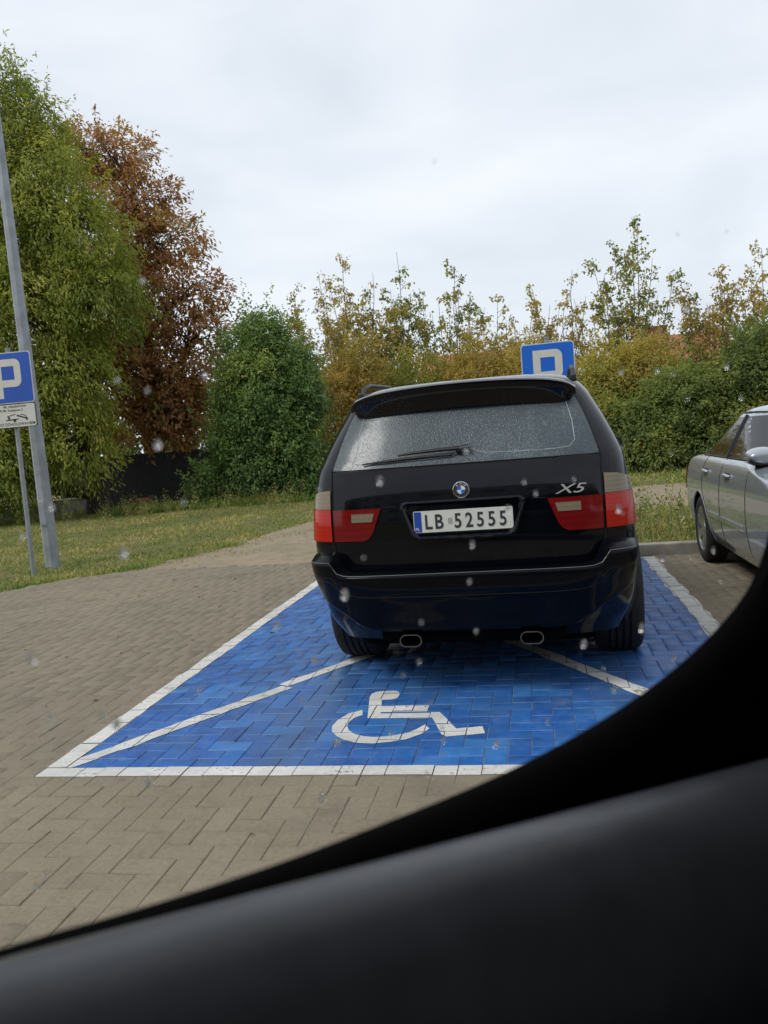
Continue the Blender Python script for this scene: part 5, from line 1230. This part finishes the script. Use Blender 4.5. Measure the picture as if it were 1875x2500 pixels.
for n_, f in ((0.366, lambda p: grow(p, 0.014)), (0.3605, lambda p: grow(p, 0.002)), (0.3595, lambda p: p), (0.352, lambda p: grow(p, 0.001)), (0.346, lambda p: grow(p, 0.008)), (0.340, lambda p: grow(p, 0.022)), (0.337, outer_pt)):
    loops.append([dp(f(p)[0], n_, f(p)[1]) for p in eg])
g.loft(loops, True); g.build('window_frame', MAT['seal'], own, True)
# door card: rolled top running along the door
g = Geo(); prof = [(0.336, -0.030), (0.334, -0.004), (0.328, 0.004), (0.316, 0.008), (0.303, 0.006), (0.290, -0.002), (0.276, -0.016), (0.262, -0.038), (0.250, -0.066), (0.240, -0.102), (0.234, -0.15), (0.230, -0.22), (0.230, -0.40), (0.230, -0.75)]
loops = []
for u in np.linspace(-1.05, 0.80, 60):
    zb = -0.180-0.090*u if u > 0 else -0.180-0.02*u
    loops.append([dp(u, n_, zb+z) for n_, z in prof])
g.loft(loops, False); g.build('door_card', MAT['door_vinyl'], own, True)
g = Geo(); g.tube([dp(0.62, 0.30, -0.30), dp(0.615, 0.30, -0.1), dp(0.61, 0.30, 0.1), dp(0.59, 0.28, 0.33)], [0.055, 0.055, 0.055, 0.06], 16); g.build('pillar_trim', MAT['cabin'], own, True)
# cabin shell, closed enough to keep the inside dark
def cbox(u0, u1, n0, n1, z0, z1):
    g = Geo(); vs = [dp(u, n, z) for z in (z0, z1) for (u, n) in ((u0, n0), (u1, n0), (u1, n1), (u0, n1))]
    g.add(vs, [(0, 3, 2, 1), (4, 5, 6, 7), (0, 1, 5, 4), (1, 2, 6, 5), (2, 3, 7, 6), (3, 0, 4, 7)]); return g
cbox(-1.9, 0.95, -1.20, 0.376, 0.37, 0.41).build('roof', MAT['headliner'], own)
cbox(-1.9, 1.6, -1.20, 0.33, -1.05, -1.0).build('floor', MAT['cabin'], own)
cbox(-1.05, 0.80, 0.378, 0.43, -1.0, -0.25).build('door', MAT['own_paint'], own)
cbox(-1.9, -1.06, 0.30, 0.42, -1.0, 0.365).build('rear_quarter', MAT['own_paint'], own)
cbox(-1.9, -1.86, -1.20, 0.29, -1.0, 0.365).build('rear_wall', MAT['cabin'], own)
cbox(-1.85, 1.5, -1.24, -1.20, -1.0, -0.10).build('far_door', MAT['own_paint'], own)
cbox(-1.85, 0.9, -1.23, -1.205, -0.095, 0.365).build('far_window', MAT['dark_glass'], own)
cbox(0.82, 1.55, -1.19, 0.40, -0.995, -0.28).build('dashboard', MAT['cabin'], own)
cbox(0.81, 0.90, 0.33, 0.40, -0.27, 0.365).build('front_pillar', MAT['cabin'], own)
cbox(1.56, 2.5, -1.15, 0.38, -0.75, -0.42).build('bonnet', MAT['own_paint'], own)
g = Geo(); g.add([dp(0.955, -1.19, 0.385), dp(0.955, 0.40, 0.385), dp(1.555, 0.40, -0.275), dp(1.555, -1.19, -0.275), dp(0.945, -1.19, 0.365), dp(0.945, 0.40, 0.365), dp(1.535, 0.40, -0.277), dp(1.535, -1.19, -0.277)], [(0, 1, 2, 3), (4, 5, 6, 7), (0, 1, 5, 4), (1, 2, 6, 5), (2, 3, 7, 6), (3, 0, 4, 7)])
mw, ntw_, bw = new_mat('tinted_windscreen'); tw = ntw_.nodes.new('ShaderNodeBsdfTransparent'); tw.inputs['Color'].default_value = (0.10, 0.09, 0.08, 1)  # unseen windscreen, darkened to keep light off the lower door card
ntw_.links.new(tw.outputs[0], ntw_.nodes['Material Output'].inputs['Surface']); MAT['tinted_windscreen'] = mw
g.build('windscreen', MAT['tinted_windscreen'], own)
g = Geo(); g.add([dp(0.905, 0.39, 0.365), dp(1.50, 0.39, -0.275), dp(0.905, 0.39, -0.275), dp(0.905, 0.375, 0.365), dp(1.50, 0.375, -0.275), dp(0.905, 0.375, -0.275)], [(0, 1, 2), (3, 4, 5), (0, 1, 4, 3), (1, 2, 5, 4), (2, 0, 3, 5)])
g.build('quarter_window', MAT['dark_glass'], own)
g = cbox(-0.75, -0.2, -0.38, 0.16, -0.95, -0.55); g.build('seat', MAT['headliner'], own)
cbox(-0.88, -0.72, -0.36, 0.14, -0.54, 0.05).build('seat_back', MAT['headliner'], own)
# pane with rain drops
m, nt, b = new_mat('window_pane_glass')
tr = nt.nodes.new('ShaderNodeBsdfTransparent'); tr.inputs['Color'].default_value = (0.97, 0.985, 0.98, 1)
gl = nt.nodes.new('ShaderNodeBsdfGlossy'); gl.inputs['Roughness'].default_value = 0.02
lw = nt.nodes.new('ShaderNodeFresnel'); lw.inputs['IOR'].default_value = 1.08
mx = nt.nodes.new('ShaderNodeMixShader'); nt.links.new(lw.outputs[0], mx.inputs[0]); nt.links.new(tr.outputs[0], mx.inputs[1]); nt.links.new(gl.outputs[0], mx.inputs[2])
nt.links.new(mx.outputs[0], nt.nodes['Material Output'].inputs['Surface']); MAT['pane'] = m
g = Geo(); nE = len(eg); g.v = [tuple(dp(*((grow(p, 0.006)[0]), 0.362, grow(p, 0.006)[1]))) for p in eg]; g.f = [tuple(range(nE))]
pane = g.build('window_pane', MAT['pane'], own, fix=False)
m, nt, b = new_mat('rain_drop'); gb = nt.nodes.new('ShaderNodeBsdfGlass'); gb.inputs['IOR'].default_value = 1.33; gb.inputs['Roughness'].default_value = 0.0
nt.links.new(gb.outputs[0], nt.nodes['Material Output'].inputs['Surface']); MAT['drop'] = m
g = Geo(); rd = np.random.default_rng(77)
for k in range(120):
    u = 0.0+0.5*rd.random(); z = -0.18+0.32*rd.random()**1.5; r = 0.0007+0.0014*rd.random()**2.2
    if not in_poly(np.array([u]), np.array([z]), eg)[0] or (z > 0.045 and rd.random() < 0.75): continue
    st = 1.0+0.7*rd.random(); o = len(g.v); nr, na = 7, 22
    for i in range(nr+1):
        ph = (PI/2)*0.985*i/nr
        for j in range(na):
            a = 2*PI*j/na; g.v.append(tuple(dp(u+r*math.cos(ph)*math.cos(a), 0.3625+0.33*r*math.sin(ph), z+st*r*math.cos(ph)*math.sin(a))))
    for i in range(nr):
        for j in range(na): j2 = (j+1) % na; g.f.append((o+i*na+j, o+i*na+j2, o+(i+1)*na+j2, o+(i+1)*na+j))
    g.f.append(tuple(o+j for j in range(na))); g.f.append(tuple(o+nr*na+j for j in range(na)))
rdo = g.build('raindrops', MAT['drop'], pane, False); rdo.data.polygons.foreach_set('use_smooth', [True]*len(rdo.data.polygons)); rdo['kind'] = 'stuff'
